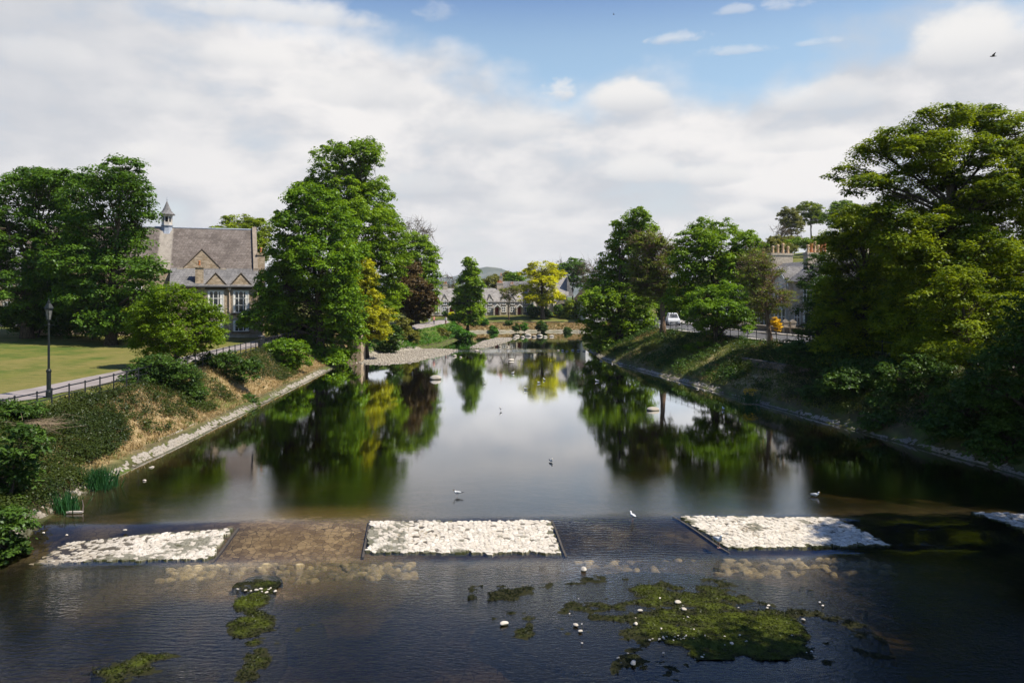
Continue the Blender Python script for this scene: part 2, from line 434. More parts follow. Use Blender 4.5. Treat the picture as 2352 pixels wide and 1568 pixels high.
def ground():
    def axis(segs):
        out = []
        for a, b, st in segs: out += list(np.arange(a, b - 1e-6, st))
        return np.array(out + [segs[-1][1]])
    X = axis([(-9000, -1000, 2000), (-1000, -200, 100), (-200, -60, 5), (-60, -30, 1.2), (-30, 30, .42), (30, 60, 1.), (60, 220, 5), (220, 1000, 60), (1000, 9000, 2000)])
    Y = axis([(-3000, -200, 700), (-200, -20, 20), (-20, 12, 2), (12, 36, .3), (36, 72, .45), (72, 150, .7), (150, 216, .9), (216, 320, 5), (320, 1000, 60), (1000, 12000, 2200)])
    gx, gy = np.meshgrid(X, Y, indexing='ij')
    z, tl, tr, tf, riv, s = zland(gx, gy, True)
    n = fbm(gx * .25, gy * .25, 9); nb = fbm(gx * .9, gy * .9, 19)
    lawn = np.maximum(sstep(5.4, 6.4, tl) * (gx < -5), sstep(5.4, 5.8, tf) * (gx > -60) * (gy < 320))
    strawL = sstep(.5, .9, tl) * (1 - sstep(4.6, 6.2, tl)) * sstep(.30, .50, n + .22 - .05 * tl - .25 * sstep(50, 30, gy)) * (gy < 116)
    strawR = sstep(.5, .9, tr) * (1 - sstep(3.5, 8, tr)) * sstep(.50, .66, n) * .8
    strawF = sstep(.9, 1.4, tf) * (1 - sstep(5., 5.3, tf)) * .95
    straw = np.maximum(np.maximum(strawL, strawR * (gy < 165)), strawF)
    dirt = np.maximum(sstep(.1, .6, tl) * (1 - sstep(.7, 1.0, tl)), sstep(.1, .6, tr) * (1 - sstep(.7, 1., tr))) * .8
    dirt = np.maximum(dirt, (tr > .8) * (gy < 62) * sstep(.35, .55, n) * .8)
    dirt = np.maximum(dirt, (tl > 0) * (tl < 5) * (gy < 34) * .9)
    bed = ((z < zwater(gx, gy) + .03) & (gy < 195)).astype(float)
    och = bed * np.maximum(np.maximum(sstep(-5., -2.0, s) * sstep(.4, -.2, s) * .95, sstep(-.2, .1, s) * sstep(3.3, 2.9, s) * .75), sstep(2.9, 3.3, s) * sstep(6.4, 4.8, s) * (.55 + .45 * sstep(.35, .6, nb)))
    och = och * np.clip(.0 + 1.1 * np.exp(-((gx + 7.4) / 2.9) ** 2) * 1.5 + .30 * (gx > 1) * (s > 2.9), 0, 1.3)
    shallow = sstep(-.38, -.1, z) * bed * (s < -1)
    och = np.maximum(och, shallow * .2)
    grav = np.maximum(sstep(-.12, .0, spit_h(gx, gy)) * (gy > 90) * (tl < 1.2), sstep(-.3, .1, tf) * (1 - sstep(.8, 1.3, tf)) * (gx < 60) * .9) * (gy < 196)
    v = np.stack([gx, gy, z], -1).reshape(-1, 3)
    o = mesh_np('ground', v, grid_faces(len(X), len(Y)), [GROUND], dict(lawn=lawn, straw=straw, bed=bed, gravel=grav, dirt=dirt, ochre=och), smooth=True)
    tag(o, kind='structure')
ground()

# ------------------------------------------------------------------ paths, road, pavement
def strip(name, left, right, mat, lift=.03, n=160, cols=4):
    """a sheet that follows the ground between two polylines given as (x, y) over the same parameter"""
    L = np.array(left, float); Rr = np.array(right, float); u = np.linspace(0, 1, n)
    def samp(P):
        k = np.linspace(0, 1, len(P)); return np.stack([np.interp(u, k, P[:, 0]), np.interp(u, k, P[:, 1])], 1)
    a, b = samp(L), samp(Rr); w = np.linspace(0, 1, cols)[None, :, None]
    xy = a[:, None] * (1 - w) + b[:, None] * w
    z = zland(xy[..., 0], xy[..., 1]) + lift
    o = mesh_np(name, np.concatenate([xy, z[..., None]], -1).reshape(-1, 3), grid_faces(n, cols), [mat], smooth=True)
    return tag(o, kind='structure')
def tarmac(name, a, b, objspace=False):
    m, t = newmat(name); p = t.pos()
    n1 = t.noise(p, .6, 5, .6); n2 = t.noise(p, 30., 3, .6)
    c = t.mix(t.smooth(n1, .3, .7), a, b)
    c = t.mix(t.math('MULTIPLY', n2, .35), c, tuple(q * .5 for q in a))
    t.out(t.prin(c, .9, t.bump(n2, .01, .6), 0, .25)); return m
PATHM = tarmac('path_asphalt', (.25, .22, .205), (.34, .30, .285))
ROADM = tarmac('road_asphalt', (.085, .085, .09), (.13, .13, .135))
PAVEM = tarmac('pavement_slabs', (.33, .31, .28), (.45, .42, .38))
ys = np.array([20, 30, 36, 41, 46, 52, 60, 75, 90, 112])
pr = np.array([-36, -32, -29.5, -27.8, -27.0, -26.9, -27.0, -27.2, -27.6, -28.2])
pl = pr - np.array([3.6, 3.6, 3.6, 3.5, 3.3, 3.0, 2.9, 2.8, 2.8, 2.8])
strip('path', np.stack([pl, ys], 1), np.stack([pr, ys], 1), PATHM, .05)
# path by the far lawn where people walk, car park road on the left
ys = np.linspace(112, 172, 12); xe = xl(ys) - 8.2 + 4.4 * sstep(112, 135, ys)
strip('path', np.stack([xe - 2.6, ys], 1), np.stack([xe, ys], 1), PATHM, .06)
strip('road', [(-140, 108), (-90, 108), (-50, 110)], [(-140, 122), (-90, 122), (-50, 122)], ROADM, .05, 60, 12)
ys = np.linspace(18, 172, 60); x0 = xr(ys)
strip('road', np.stack([x0 + 9.0, ys], 1), np.stack([x0 + 16.2, ys], 1), ROADM, .04, 200, 10)
strip('kerb', np.stack([x0 + 8.2, ys], 1), np.stack([x0 + 9.0, ys], 1), PAVEM, .14, 200, 3)
strip('pavement', np.stack([x0 + 16.2, ys], 1), np.stack([x0 + 18.4, ys], 1), PAVEM, .14, 200, 4)
WHITE = plain('white_line', (.72, .71, .68), .8, .1, 8)
for k in range(26):
    y = np.array([40 + k * 5., 42.4 + k * 5.]); x = xr(y) + 12.6
    v = []
    for i in (0, 1):
        for dx in (-.07, .07): v.append((x[i] + dx, y[i], zl(x[i], y[i]) + .055))
    if k == 0: LN = []; LF = []
    LF.append([len(LN) + q for q in (0, 1, 3, 2)]); LN += v
tag(mesh_np('road_markings', LN, np.array(LF), [WHITE]), kind='structure')
bay = MB()
for k in range(7):
    x = -96 + k * 4.9
    bay.add([(x - .07, 112, zl(x, 112) + .075), (x + .07, 112, zl(x, 112) + .075), (x + .07 + .5, 116.5, zl(x, 116.5) + .075), (x - .07 + .5, 116.5, zl(x, 116.5) + .075)], [(0, 1, 2, 3)])
tag(bay.build('parking_bay_lines', [WHITE]), kind='structure')

# ------------------------------------------------------------------ hills far away
def hill():
    m, t = newmat('hill_grass'); p = t.pos()
    n = t.noise(p, .004, 5, .6)
    c = t.mix(t.smooth(n, .4, .6), (.05, .065, .035), (.12, .125, .07))
    c = t.mix(t.smooth(t.noise(p, .01, 4, .6), .55, .62, 0., .9), c, (.04, .06, .03))
    t.out(t.prin(c, .95, None, 0, .1))
    X = np.linspace(-4400, 4400, 140); Y = np.linspace(5600, 10400, 50)
    gx, gy = np.meshgrid(X, Y, indexing='ij')
    ux = gx / 7100 * F + CX
    prof = np.interp(ux, [300, 800, 985, 1010, 1040, 1075, 1100, 1122, 1142, 1172, 1215, 1300, 1500, 2000],
                     [20, 60, 108, 98, 108, 128, 147, 156, 152, 134, 116, 96, 70, 30])
    ridge = sstep(5600, 7100, gy) * (1 - sstep(7300, 10400, gy))
    z = 1.76 * prof * ridge * (.88 + .24 * fbm(gx * .005, gy * .005, 31)) - 3
    o = mesh_np('hills', np.stack([gx, gy, z], -1).reshape(-1, 3), grid_faces(140, 50), [m], smooth=True)
    tag(o, kind='structure')
hill()

# ================================================================== water
def water():
    m, t = newmat('river_water'); p = t.pos()
    d = t.attr('depth'); rough = t.attr('ripple'); run = t.attr('run')
    w1 = t.noise(t.scale(p, (1., 1.7, 0)), 1.1, 3, .5, .2)
    w2 = t.noise(t.scale(p, (1.1, 2.3, 0)), 3.6, 3, .55, .5)
    w3 = t.noise(t.scale(p, (1., 2.2, 0)), 7., 3, .6, .8)
    patch = t.smooth(t.noise(t.scale(p, (.06, .05, 0)), 1., 3, .5), .35, .7, .25, 1.)
    calm = t.math('ADD', t.math('MULTIPLY', w1, .35), t.math('MULTIPLY', w2, .22))
    calm = t.math('MULTIPLY', calm, patch)
    lively = t.math('ADD', t.math('MULTIPLY', w2, .9), t.math('MULTIPLY', w3, .8))
    hgt = t.math('ADD', t.math('MULTIPLY', calm, .032), t.math('MULTIPLY', lively, rough))
    wv = t.n('ShaderNodeTexWave', bands_direction='Y'); t.L.new(t.scale(p, (.8, 1., 0)), wv.inputs['Vector']); wv.inputs['Scale'].default_value = 1.5
    wv.inputs['Distortion'].default_value = 11.; wv.inputs['Detail'].default_value = 3.; wv.inputs['Detail Scale'].default_value = .7
    hgt = t.math('ADD', hgt, t.math('MULTIPLY', t.math('MULTIPLY', wv.outputs['Fac'], .5), run))
    nrm = t.bump(hgt, .17, 1.)
    fr = t.n('ShaderNodeFresnel'); fr.inputs['IOR'].default_value = 1.4; t.L.new(nrm, fr.inputs['Normal'])
    gl = t.n('ShaderNodeBsdfGlossy'); gl.inputs['Roughness'].default_value = .03; t.L.new(nrm, gl.inputs['Normal'])
    gl.inputs['Color'].default_value = (.98, .99, 1, 1)
    ex = t.n('ShaderNodeCombineColor')
    for i, k in enumerate((1.5, 1.75, 2.6)):
        t.L.new(t.math('MAXIMUM', t.math('POWER', math.e, t.math('MULTIPLY', d, -k)), .02), ex.inputs[i])
    tr = t.n('ShaderNodeBsdfTransparent'); t.L.new(ex.outputs[0], tr.inputs[0])
    mx = t.n('ShaderNodeMixShader'); t.L.new(t.math('MULTIPLY', fr.outputs[0], t.math('ADD', .50, t.math('MULTIPLY', fr.outputs[0], 3.5)), None, True), mx.inputs[0]); t.L.new(tr.outputs[0], mx.inputs[1]); t.L.new(gl.outputs[0], mx.inputs[2])
    t.out(mx.outputs[0])
    X = np.concatenate([np.arange(-36, 40, .6), np.arange(40, 120.1, 5)])
    Y = np.concatenate([np.arange(-160, 8, 6), np.arange(8, 36, .25), np.arange(36, 110, 1.), np.arange(110, 197.1, .8)])
    gx, gy = np.meshgrid(X, Y, indexing='ij')
    z = zwater(gx, gy); dep = np.clip(z - zland(gx, gy), 0, 2)
    s = yc(gx) - gy
    nz = fbm(gx * .12, gy * .2, 51)
    chan = np.exp(-((gx - (3.6 + (s - 1) * .35)) / 2.6) ** 2) + .55 * np.exp(-((gx + 5.2) / 2.6) ** 2)
    rip = np.where(s > 2.8, .075 * (.55 + .9 * sstep(.38, .62, nz)), 0) * sstep(2.8, 4.2, s) * (1 - .6 * sstep(14, 18, gx))
    rip = rip + .11 * sstep(-1.2, .5, s) * (1 - sstep(3.6, 6, s)) * np.clip(chan, 0, 1)
    rip = rip + .02 * sstep(-12, 0, s) * (s < 0)
    rif = np.exp(-((gy - 124.5 - .02 * gx) / 3.5) ** 2)
    rip = rip + .14 * rif * sstep(-16, -10, gx) * sstep(8, 2, gx)
    run = .06 * sstep(-.8, .2, s) * (1 - sstep(3.2, 5.5, s)) * np.clip(chan, 0, 1) + .035 * sstep(4, 6, s) * np.exp(-((gx + 11) / 4.) ** 2)
    o = mesh_np('water', np.stack([gx, gy, z], -1).reshape(-1, 3), grid_faces(len(X), len(Y)), [m], dict(depth=dep, ripple=rip, run=run), smooth=True)
    tag(o, kind='structure')
water()

# ================================================================== stones
def cell_field(u, v, size, seed, aspect=1.0, jit=.8):
    """nearest jittered-grid seed: returns F2-F1, id random, second random, seed u, seed v"""
    gu = u / size / aspect; gv = v / size
    iu = np.floor(gu); iv = np.floor(gv)
    f1 = np.full(u.shape, 9.); f2 = np.full(u.shape, 9.); r1 = np.zeros(u.shape); r2 = np.zeros(u.shape); su = np.zeros(u.shape); sv = np.zeros(u.shape)
    for a in (-1, 0, 1):
        for b in (-1, 0, 1):
            cu, cv = iu + a, iv + b
            px = cu + .5 + jit * (_h(cu, cv, seed) - .5); py = cv + .5 + jit * (_h(cu, cv, seed + 1) - .5)
            d = np.hypot(gu - px, gv - py)
            n = d < f1
            f2 = np.where(n, f1, np.minimum(f2, d))
            r1 = np.where(n, _h(cu, cv, seed + 2), r1); r2 = np.where(n, _h(cu, cv, seed + 3), r2)
            su = np.where(n, px * size * aspect, su); sv = np.where(n, py * size, sv)
            f1 = np.where(n, d, f1)
    return f2 - f1, r1, r2, su, sv
def stone_mat():
    m, t = newmat('river_stone'); p = t.pos()
    r = t.attr('rnd'); g = t.attr('gap'); mo = t.attr('moss')
    n1 = t.noise(p, 9., 5, .65); n2 = t.noise(p, 40., 4, .6); n0 = t.noise(p, 1.2, 4, .6)
    c = t.mix(r, (.37, .33, .275), (.68, .625, .54))
    c = t.mix(t.smooth(n1, .50, .72, 0., .6), c, (.36, .31, .25))
    c = t.mix(t.smooth(n0, .55, .7, 0., .35), c, (.42, .35, .26))
    c = t.mix(g, c, (.050, .042, .028))
    c = t.mix(mo, c, t.mix(n2, (.018, .024, .008), (.055, .06, .02)))
    t.out(t.prin(c, .85, t.bump(t.math('ADD', n1, t.math('MULTIPLY', n2, .5)), .03, .7), 0, .25))
    return m
STONE = stone_mat()
def stone_apron(name, corners, size, label, cat, seed, res=.035, hmax=.10, dirt=None, lift=.0, edge=.16, group=None, base_drop=.22, mossk=.35):
    """cobbled bank or apron: one height field over a quad given by world corners (a,b along the top; d,c along the foot)"""
    a, b, c, d = [np.array(q, float) for q in corners]
    W = max(np.linalg.norm(b - a), np.linalg.norm(c - d)); L = max(np.linalg.norm(d - a), np.linalg.norm(c - b))
    pad = size * .9
    u = np.arange(-pad, W + pad, res); v = np.arange(-pad, L + pad, res)
    gu, gv = np.meshgrid(u, v, indexing='ij')
    wob = (fbm(gu * 1.6, gv * 1.6, seed + 5) - .5) * size * 1.3 + (fbm(gu * 8, gv * 8, seed + 6, 2) - .5) * size * .18
    e, r1, r2, su, sv = cell_field(gu + wob, gv + wob * .7, size, seed, 1.25)
    S_, T_ = gu / W, gv / L
    P = (a * (1 - S_[..., None]) + b * S_[..., None]) * (1 - T_[..., None]) + (d * (1 - S_[..., None]) + c * S_[..., None]) * T_[..., None]
    q1, q2 = su / W, sv / L
    inside = np.minimum(np.minimum(q1 * W, (1 - q1) * W), np.minimum(q2 * L, (1 - q2) * L))
    keep = (inside > edge * size * (r2 * 2.2 - .6)) & (((1 - q2) * L > size * 2.4 * (_h(np.floor(su / size), np.floor(sv / size), seed + 8) - .45)) | (r1 > .75))
    drt = np.zeros_like(gu) if dirt is None else dirt(S_, T_)
    miss = (r2 < .03 + drt * .55)
    h = hmax * (1 - np.exp(-(e / .13) ** 1.3)) * (.6 + .6 * r1) + (r2 - .5) * .03 + (gu - su) * (r1 - .5) * .30 + (gv - sv) * (r2 - .5) * .26 + .018 * np.abs(np.sin((gu * (r1 - .5) + gv * (r2 - .3)) * 26 + r1 * 9))
    h = h + .012 * (fbm(gu * 9, gv * 9, seed + 9, 3) - .5)
    gap = np.clip(1 - e / .11, 0, 1) ** 1.2 * .9
    gap = np.maximum(gap, np.where(miss, .85, 0)); h = np.where(miss, h * .25, h)
    h = np.where(keep, h, -base_drop)
    mz = fbm(gu * .9 + 7, gv * .9, seed + 21)
    moss = sstep(.62, .70, mz) * mossk * 2 * (r1 > .35) + np.where(inside < size * 1.1, (r1 < .22) * .8, 0)
    nk = ~keep; nk = nk | np.roll(nk, 1, 0) | np.roll(nk, -1, 0) | np.roll(nk, 1, 1) | np.roll(nk, -1, 1)
    moss = np.clip(moss + nk * .9, 0, 1)
    P[..., 2] += h + lift - .02 - (.10 * np.clip(1 - S_ / .4, 0, 1) if dirt is not None and seed == 301 else 0)
    o = mesh_np(name, P.reshape(-1, 3), grid_faces(len(u), len(v)), [STONE], dict(rnd=np.where(drt > .2, r1 * .7, .25 + .75 * r1), gap=np.clip(gap + drt * .35 * fbm(gu * 2, gv * 2, 3), 0, 1), moss=moss), smooth=True)
    return tag(o, label, cat, group)
def on_weir(px, py, down):
    p = on_z(px, py, 0.)
    for k in range(4): p = on_z(px, py, float(zwater(p[0], p[1])) + (.02 if down else .05))
    return p
SL = [(((150, 1241), (540, 1212), (478, 1284), (64, 1292)), 'pale cobbled weir apron nearest the left bank, muddy at its outer end', 301, lambda s, t: np.clip(1.15 - s * 2.1, 0, 1) * (.55 + .45 * fbm(s * 9, t * 5, 2))),
      (((850, 1196), (1262, 1194), (1291, 1270), (840, 1270)), 'pale cobbled weir apron in the middle of the river', 302, None),
      (((1556, 1184), (1925, 1188), (2045, 1250), (1678, 1260)), 'pale cobbled weir apron with a gull at its lower corner', 303, None),
      (((2230, 1175), (2560, 1182), (2640, 1225), (2345, 1216)), 'dark edged cobbled weir apron in the shade by the right bank', 304, lambda s, t: .4 * fbm(s * 6, t * 4, 8))]
for q, lab, sd, dr in SL:
    A, B, Cc, D = q
    stone_apron('cobbled_weir_apron', (on_weir(*A, False), on_weir(*B, False), on_weir(*Cc, True), on_weir(*D, True)), .145, lab, 'weir', sd, .021, .030, dr, .0, group='cobbled aprons of the weir')
def divider(a, b, label):
    p = [on_weir(*a, False), on_weir(*b, True)]; n = np.array([-(p[1][1] - p[0][1]), p[1][0] - p[0][0], 0]); n = n / np.linalg.norm(n) * .035
    mb = MB(); pts = [p[0] * (1 - k) + p[1] * k for k in np.linspace(0, 1, 9)]; V = []
    for q in pts:
        z = float(zwater(q[0], q[1]))
        V += [(q[0] + s_ * n[0], q[1] + s_ * n[1], z + h_) for s_, h_ in ((-1, -.4), (-1, .008), (1, .008), (1, -.4))]
    mb.add(V, [(i * 4 + k, i * 4 + (k + 1) % 4, i * 4 + 4 + (k + 1) % 4, i * 4 + 4 + k) for i in range(8) for k in range(4)] + [(0, 1, 2, 3), (35, 34, 33, 32)])
    tag(mb.build('weir_divider', plain('wet_concrete', (.075, .065, .052), .6, .35, 5., .6, objspace=False)), label, 'weir divider', 'dividers of the weir gaps')
divider((548, 1208), (486, 1290), 'dark wet divider at the left side of the stone ramp'); divider((850, 1190), (833, 1278), 'dark wet divider between the stone ramp and the middle apron')
divider((1268, 1192), (1300, 1276), 'dark wet divider between the middle apron and the dark chute'); divider((1546, 1183), (1676, 1268), 'dark wet divider between the dark chute and the right apron')
# pitched stone edging along both banks: one height field per bank
def edging(side, y0, y1, label, seed, size=.17, gaps=()):
    Y = np.arange(y0, y1, .05 if y1 - y0 < 70 else .08); w = np.arange(-.25, 1.0, .035)
    gy, gw = np.meshgrid(Y, w, indexing='ij')
    x0 = xl(gy) if side < 0 else xr(gy)
    wob = .22 * (fbm(gy * .25, gy * 0, seed) - .5)
    gx = x0 + side * (gw + wob)
    e, r1, r2, su, sv = cell_field(gy, gw, size, seed, 1.1)
    h = .045 * (1 - np.exp(-(e / .10) ** 1.5)) * (.6 + .6 * r1) + (r2 - .5) * .035
    width = .26 + .34 * fbm(su * .3, su * 0, seed + 3)
    keep = (sv < width) & (sv > -.2)
    nz = fbm(su * .22, sv * 0, seed + 7)
    keep &= r2 > .14 + .25 * (fbm(su * .6, sv * 0, seed + 12) > .5)
    keep &= ~((nz > .60) & (sv > .15))
    z = np.clip(gw, -.3, 1.2) * .6 - .01 + np.where(keep, h + .02, -.12) 
    gap = np.clip(1 - e / .10, 0, 1) * .8
    o = mesh_np('stone_edging', np.stack([gx, gy, z], -1).reshape(-1, 3), grid_faces(len(Y), len(w)), [STONE], dict(rnd=-.25 + (.45 if side < 0 else .3) * r1, gap=np.clip(gap + .22 + .3 * (nz > .5), 0, 1), moss=np.clip((gw < .03) * .8, 0, 1)), smooth=True)
    tag(o, label, 'bank edging')
edging(-1, 24, 102, 'pale pitched stone edging along the foot of the grassy left bank', 61)
edging(1, 26, 128, 'broken pitched stone edging along the foot of the wooded right bank', 62)

def rock(name, loc, size, label, seed, group=None, mat=None, cat='rock', flat=.55, n=14, moss=0.):
    r = np.random.default_rng(seed)
    th = np.linspace(0, PI, n); ph = np.linspace(0, 2 * PI, 2 * n, endpoint=False)
    T, Pp = np.meshgrid(th, ph, indexing='ij')
    D_ = np.stack([np.sin(T) * np.cos(Pp), np.sin(T) * np.sin(Pp), np.cos(T)], -1)
    rad = np.ones(T.shape)
    for k in range(9):
        nrm = r.normal(size=3); nrm /= np.linalg.norm(nrm); off = r.uniform(.62, .95)
        dd = D_ @ nrm; rad = np.minimum(rad, np.where(dd > .05, off / np.maximum(dd, .05), 9))
    rad = np.minimum(rad, 1.0) * (1 + .06 * (fbm(T * 3, Pp * 2, seed) - .5) * np.sin(T))
    V = D_ * rad[..., None] * np.array([size, size * r.uniform(.6, .8), size * flat])
    a = r.uniform(0, PI)
    i = np.arange((n - 1) * 2 * n); rr = i // (2 * n); cc = i % (2 * n); c2 = (cc + 1) % (2 * n)
    f = np.stack([rr * 2 * n + cc, (rr + 1) * 2 * n + cc, (rr + 1) * 2 * n + c2, rr * 2 * n + c2], 1)
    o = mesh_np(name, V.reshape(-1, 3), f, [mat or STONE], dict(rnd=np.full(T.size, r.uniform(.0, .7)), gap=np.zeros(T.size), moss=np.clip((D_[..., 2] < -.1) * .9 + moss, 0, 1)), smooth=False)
    o.location = loc; o.rotation_euler = (0, 0, a if size < .4 else 0)
    return tag(o, label, cat, group)
# ================================================================== foliage
def leaf_mat(name, dark, light, trans=.42, gloss=.02):
    m, t = newmat(name)
    a = t.attr('tint')
    c = t.mix(a, dark, light)
    df = t.n('ShaderNodeBsdfDiffuse'); t.L.new(c, df.inputs[0])
    tl = t.n('ShaderNodeBsdfTranslucent')
    t.L.new(t.vmath('MULTIPLY', c, (1.25, 1.15, .45)), tl.inputs[0])
    gl = t.n('ShaderNodeBsdfGlossy'); gl.inputs['Roughness'].default_value = .45; gl.inputs[0].default_value = (.8, .85, .9, 1)
    m1 = t.n('ShaderNodeMixShader'); m1.inputs[0].default_value = trans; t.L.new(df.outputs[0], m1.inputs[1]); t.L.new(tl.outputs[0], m1.inputs[2])
    m2 = t.n('ShaderNodeMixShader'); m2.inputs[0].default_value = gloss; t.L.new(m1.outputs[0], m2.inputs[1]); t.L.new(gl.outputs[0], m2.inputs[2])
    t.out(m2.outputs[0]); return m
LM = dict(
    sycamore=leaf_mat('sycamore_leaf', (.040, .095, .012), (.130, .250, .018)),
    chestnut=leaf_mat('chestnut_leaf', (.050, .120, .008), (.21, .36, .012)),
    bright=leaf_mat('bright_leaf', (.065, .140, .008), (.26, .40, .012)),
    lime=leaf_mat('lime_leaf', (.045, .095, .007), (.29, .365, .010)),
    hornbeam=leaf_mat('hornbeam_leaf', (.055, .120, .006), (.22, .335, .009)),
    golden=leaf_mat('golden_leaf', (.15, .175, .008), (.55, .55, .012)),
    yellow=leaf_mat('yellow_leaf', (.28, .30, .008), (.80, .80, .012)),
    copper=leaf_mat('copper_leaf', (.050, .034, .014), (.14, .092, .028), .25),
    olive=leaf_mat('olive_leaf', (.085, .105, .016), (.24, .24, .040)),
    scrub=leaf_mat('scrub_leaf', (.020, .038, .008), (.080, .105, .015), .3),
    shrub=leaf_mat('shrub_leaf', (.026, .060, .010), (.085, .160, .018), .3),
    nettle=leaf_mat('nettle_leaf', (.035, .110, .012), (.115, .290, .022)),
    reed=leaf_mat('reed_blade', (.015, .070, .022), (.045, .15, .040)),
    tan=leaf_mat('tan_bud', (.11, .080, .035), (.24, .175, .075), .25),
    twiggreen=leaf_mat('sparse_leaf', (.085, .115, .016), (.25, .31, .03)),
    blossom=leaf_mat('white_blossom', (.55, .55, .48), (.80, .80, .72), .2),
    flower=leaf_mat('yellow_flower', (.65, .38, .01), (.85, .58, .02), .2),
    straw=leaf_mat('straw_blade', (.22, .155, .065), (.52, .38, .19), .25),
    grassb=leaf_mat('grass_blade', (.060, .10, .018), (.20, .22, .045), .3),
    weed=leaf_mat('water_weed', (.010, .013, .003), (.070, .088, .005), .2),
)
def bark_mat(name, a, b):
    m, t = newmat(name); p = t.obj()
    n = t.noise(t.scale(p, (5., 5., 1.2)), 1.6, 5, .65)
    t.out(t.prin(t.mix(t.smooth(n, .3, .7), a, b), .95, t.bump(n, .06, .8), 0, .15)); return m
BARK = bark_mat('bark', (.030, .024, .018), (.115, .090, .064))
BARKL = bark_mat('pale_bark', (.11, .072, .046), (.29, .20, .135))

def leaves_geo(cen, rad, nl, size, r, up=.55, shell=.55, wid=.62, droop=0.):
    """leaf quads scattered in flattened tufts: cen (n,3), rad (n,3), nl leaves each"""
    n = len(cen)
    idx = np.repeat(np.arange(n), nl)
    k = len(idx)
    d = r.normal(size=(k, 3)); d /= np.linalg.norm(d, axis=1)[:, None]
    flip = (d[:, 2] < 0) & (r.random(k) < shell); d[flip, 2] *= -1
    q = r.random(k) ** .45
    p = cen[idx] + d * rad[idx] * q[:, None]
    p[:, 2] -= droop * rad[idx, 0] * (d[:, 0] ** 2 + d[:, 1] ** 2) * q
    nrm = d * .55 + np.array([0, 0, up + .12]) + r.normal(size=(k, 3)) * .30
    nrm /= np.linalg.norm(nrm, axis=1)[:, None]
    t = r.normal(size=(k, 3)); t -= nrm * np.sum(t * nrm, 1)[:, None]; t /= np.linalg.norm(t, axis=1)[:, None] + 1e-9
    b = np.cross(nrm, t)
    L = size * r.uniform(.65, 1.3, k)[:, None]; w = L * wid * .5
    V = np.stack([p - t * L * .5, p + b * w + nrm * L * .06, p + t * L * .5 - nrm * L * .08, p - b * w + nrm * L * .06], 1)
    return V.reshape(-1, 3), np.arange(4 * k).reshape(k, 4), idx
def twigs_geo(a, b, r0, r):
    """three-sided tapering twigs from a (n,3) to b (n,3), radius r0 (n,), bent in the middle"""
    n = len(a); mid = (a + b) * .5 + r.normal(size=(n, 3)) * (np.linalg.norm(b - a, axis=1)[:, None] * .09)
    ring = []
    for P, k in ((a, 1.), (mid, .7), (b, .25)):
        t = b - a; t /= np.linalg.norm(t, axis=1)[:, None] + 1e-9
        s = np.cross(t, np.array([.31, .22, .93])); s /= np.linalg.norm(s, axis=1)[:, None] + 1e-9; u = np.cross(t, s)
        for j in range(3):
            an = 2 * PI * j / 3; ring.append(P + (s * math.cos(an) + u * math.sin(an)) * (r0 * k)[:, None])
    V = np.stack(ring, 1)
    f = [(i * 3 + j, i * 3 + (j + 1) % 3, i * 3 + 3 + (j + 1) % 3, i * 3 + 3 + j) for i in (0, 1) for j in range(3)]
    Fq = (np.arange(n)[:, None, None] * 9 + np.array(f)[None]).reshape(-1, 4)
    return V.reshape(-1, 3), Fq
def bez(a, b, c, n=6):
    t = np.linspace(0, 1, n)[:, None]
    return a * (1 - t) ** 2 + 2 * b * t * (1 - t) + c * t ** 2

def lobes_from(px, D, deep, r, fat=1.0):
    """(x, y, rx, ry[, extra depth]) in picture units at distance D -> world ellipsoids, pushed about in depth so the crown is round"""
    out = []
    for L in px:
        x, y, rx, ry = L[:4]; dd = L[4] if len(L) > 4 else 0.
        sd = deep * r.uniform(-.8, .8) + dd
        d = D + sd
        c = at(x, y, d); k = d / F
        out.append((c, np.array([rx * k * fat, min(rx, ry * 1.5) * k * 1.05 * fat, ry * k * fat])))
    return out
def crown_tufts(lobes, tuft, dens, r, hole=.30, under=.55):
    C_, R_, N_ = [], [], []
    for li, (c, rd) in enumerate(lobes):
        area = 4 * PI * ((rd[0] * rd[1]) ** 1.6 / 3 + (rd[0] * rd[2]) ** 1.6 / 3 + (rd[1] * rd[2]) ** 1.6 / 3) ** (1 / 1.6)
        n = max(6, int(area * dens / tuft ** 2))
        d = r.normal(size=(n, 3)); d /= np.linalg.norm(d, axis=1)[:, None]
        keep = (d[:, 2] > -.25) | (r.random(n) < under)
        d = d[keep]; q = 1.13 - .58 * r.random(len(d)) ** 1.2
        p = c + d * rd * q[:, None]
        ins = np.zeros(len(d), bool)
        for lj, (c2, r2) in enumerate(lobes):
            if lj != li: ins |= (np.linalg.norm((p - c2) / r2, axis=1) < .62)
        hv = vnoise(p[:, 0] / (tuft * 2.6) + 3 * li, p[:, 2] / (tuft * 2.) + p[:, 1] / (tuft * 3.), 7)
        ok = ~ins & (hv > hole)
        p = p[ok]; C_.append(p)
        s = tuft * r.uniform(.45, 1.4, len(p)) * np.where(q[ok] > 1.02, .7, 1.)
        R_.append(np.stack([s, s, s * r.uniform(.34, .55, len(p))], 1)); N_.append(np.full(len(p), li))
    return np.concatenate(C_), np.concatenate(R_), np.concatenate(N_)
NLEAF = 0
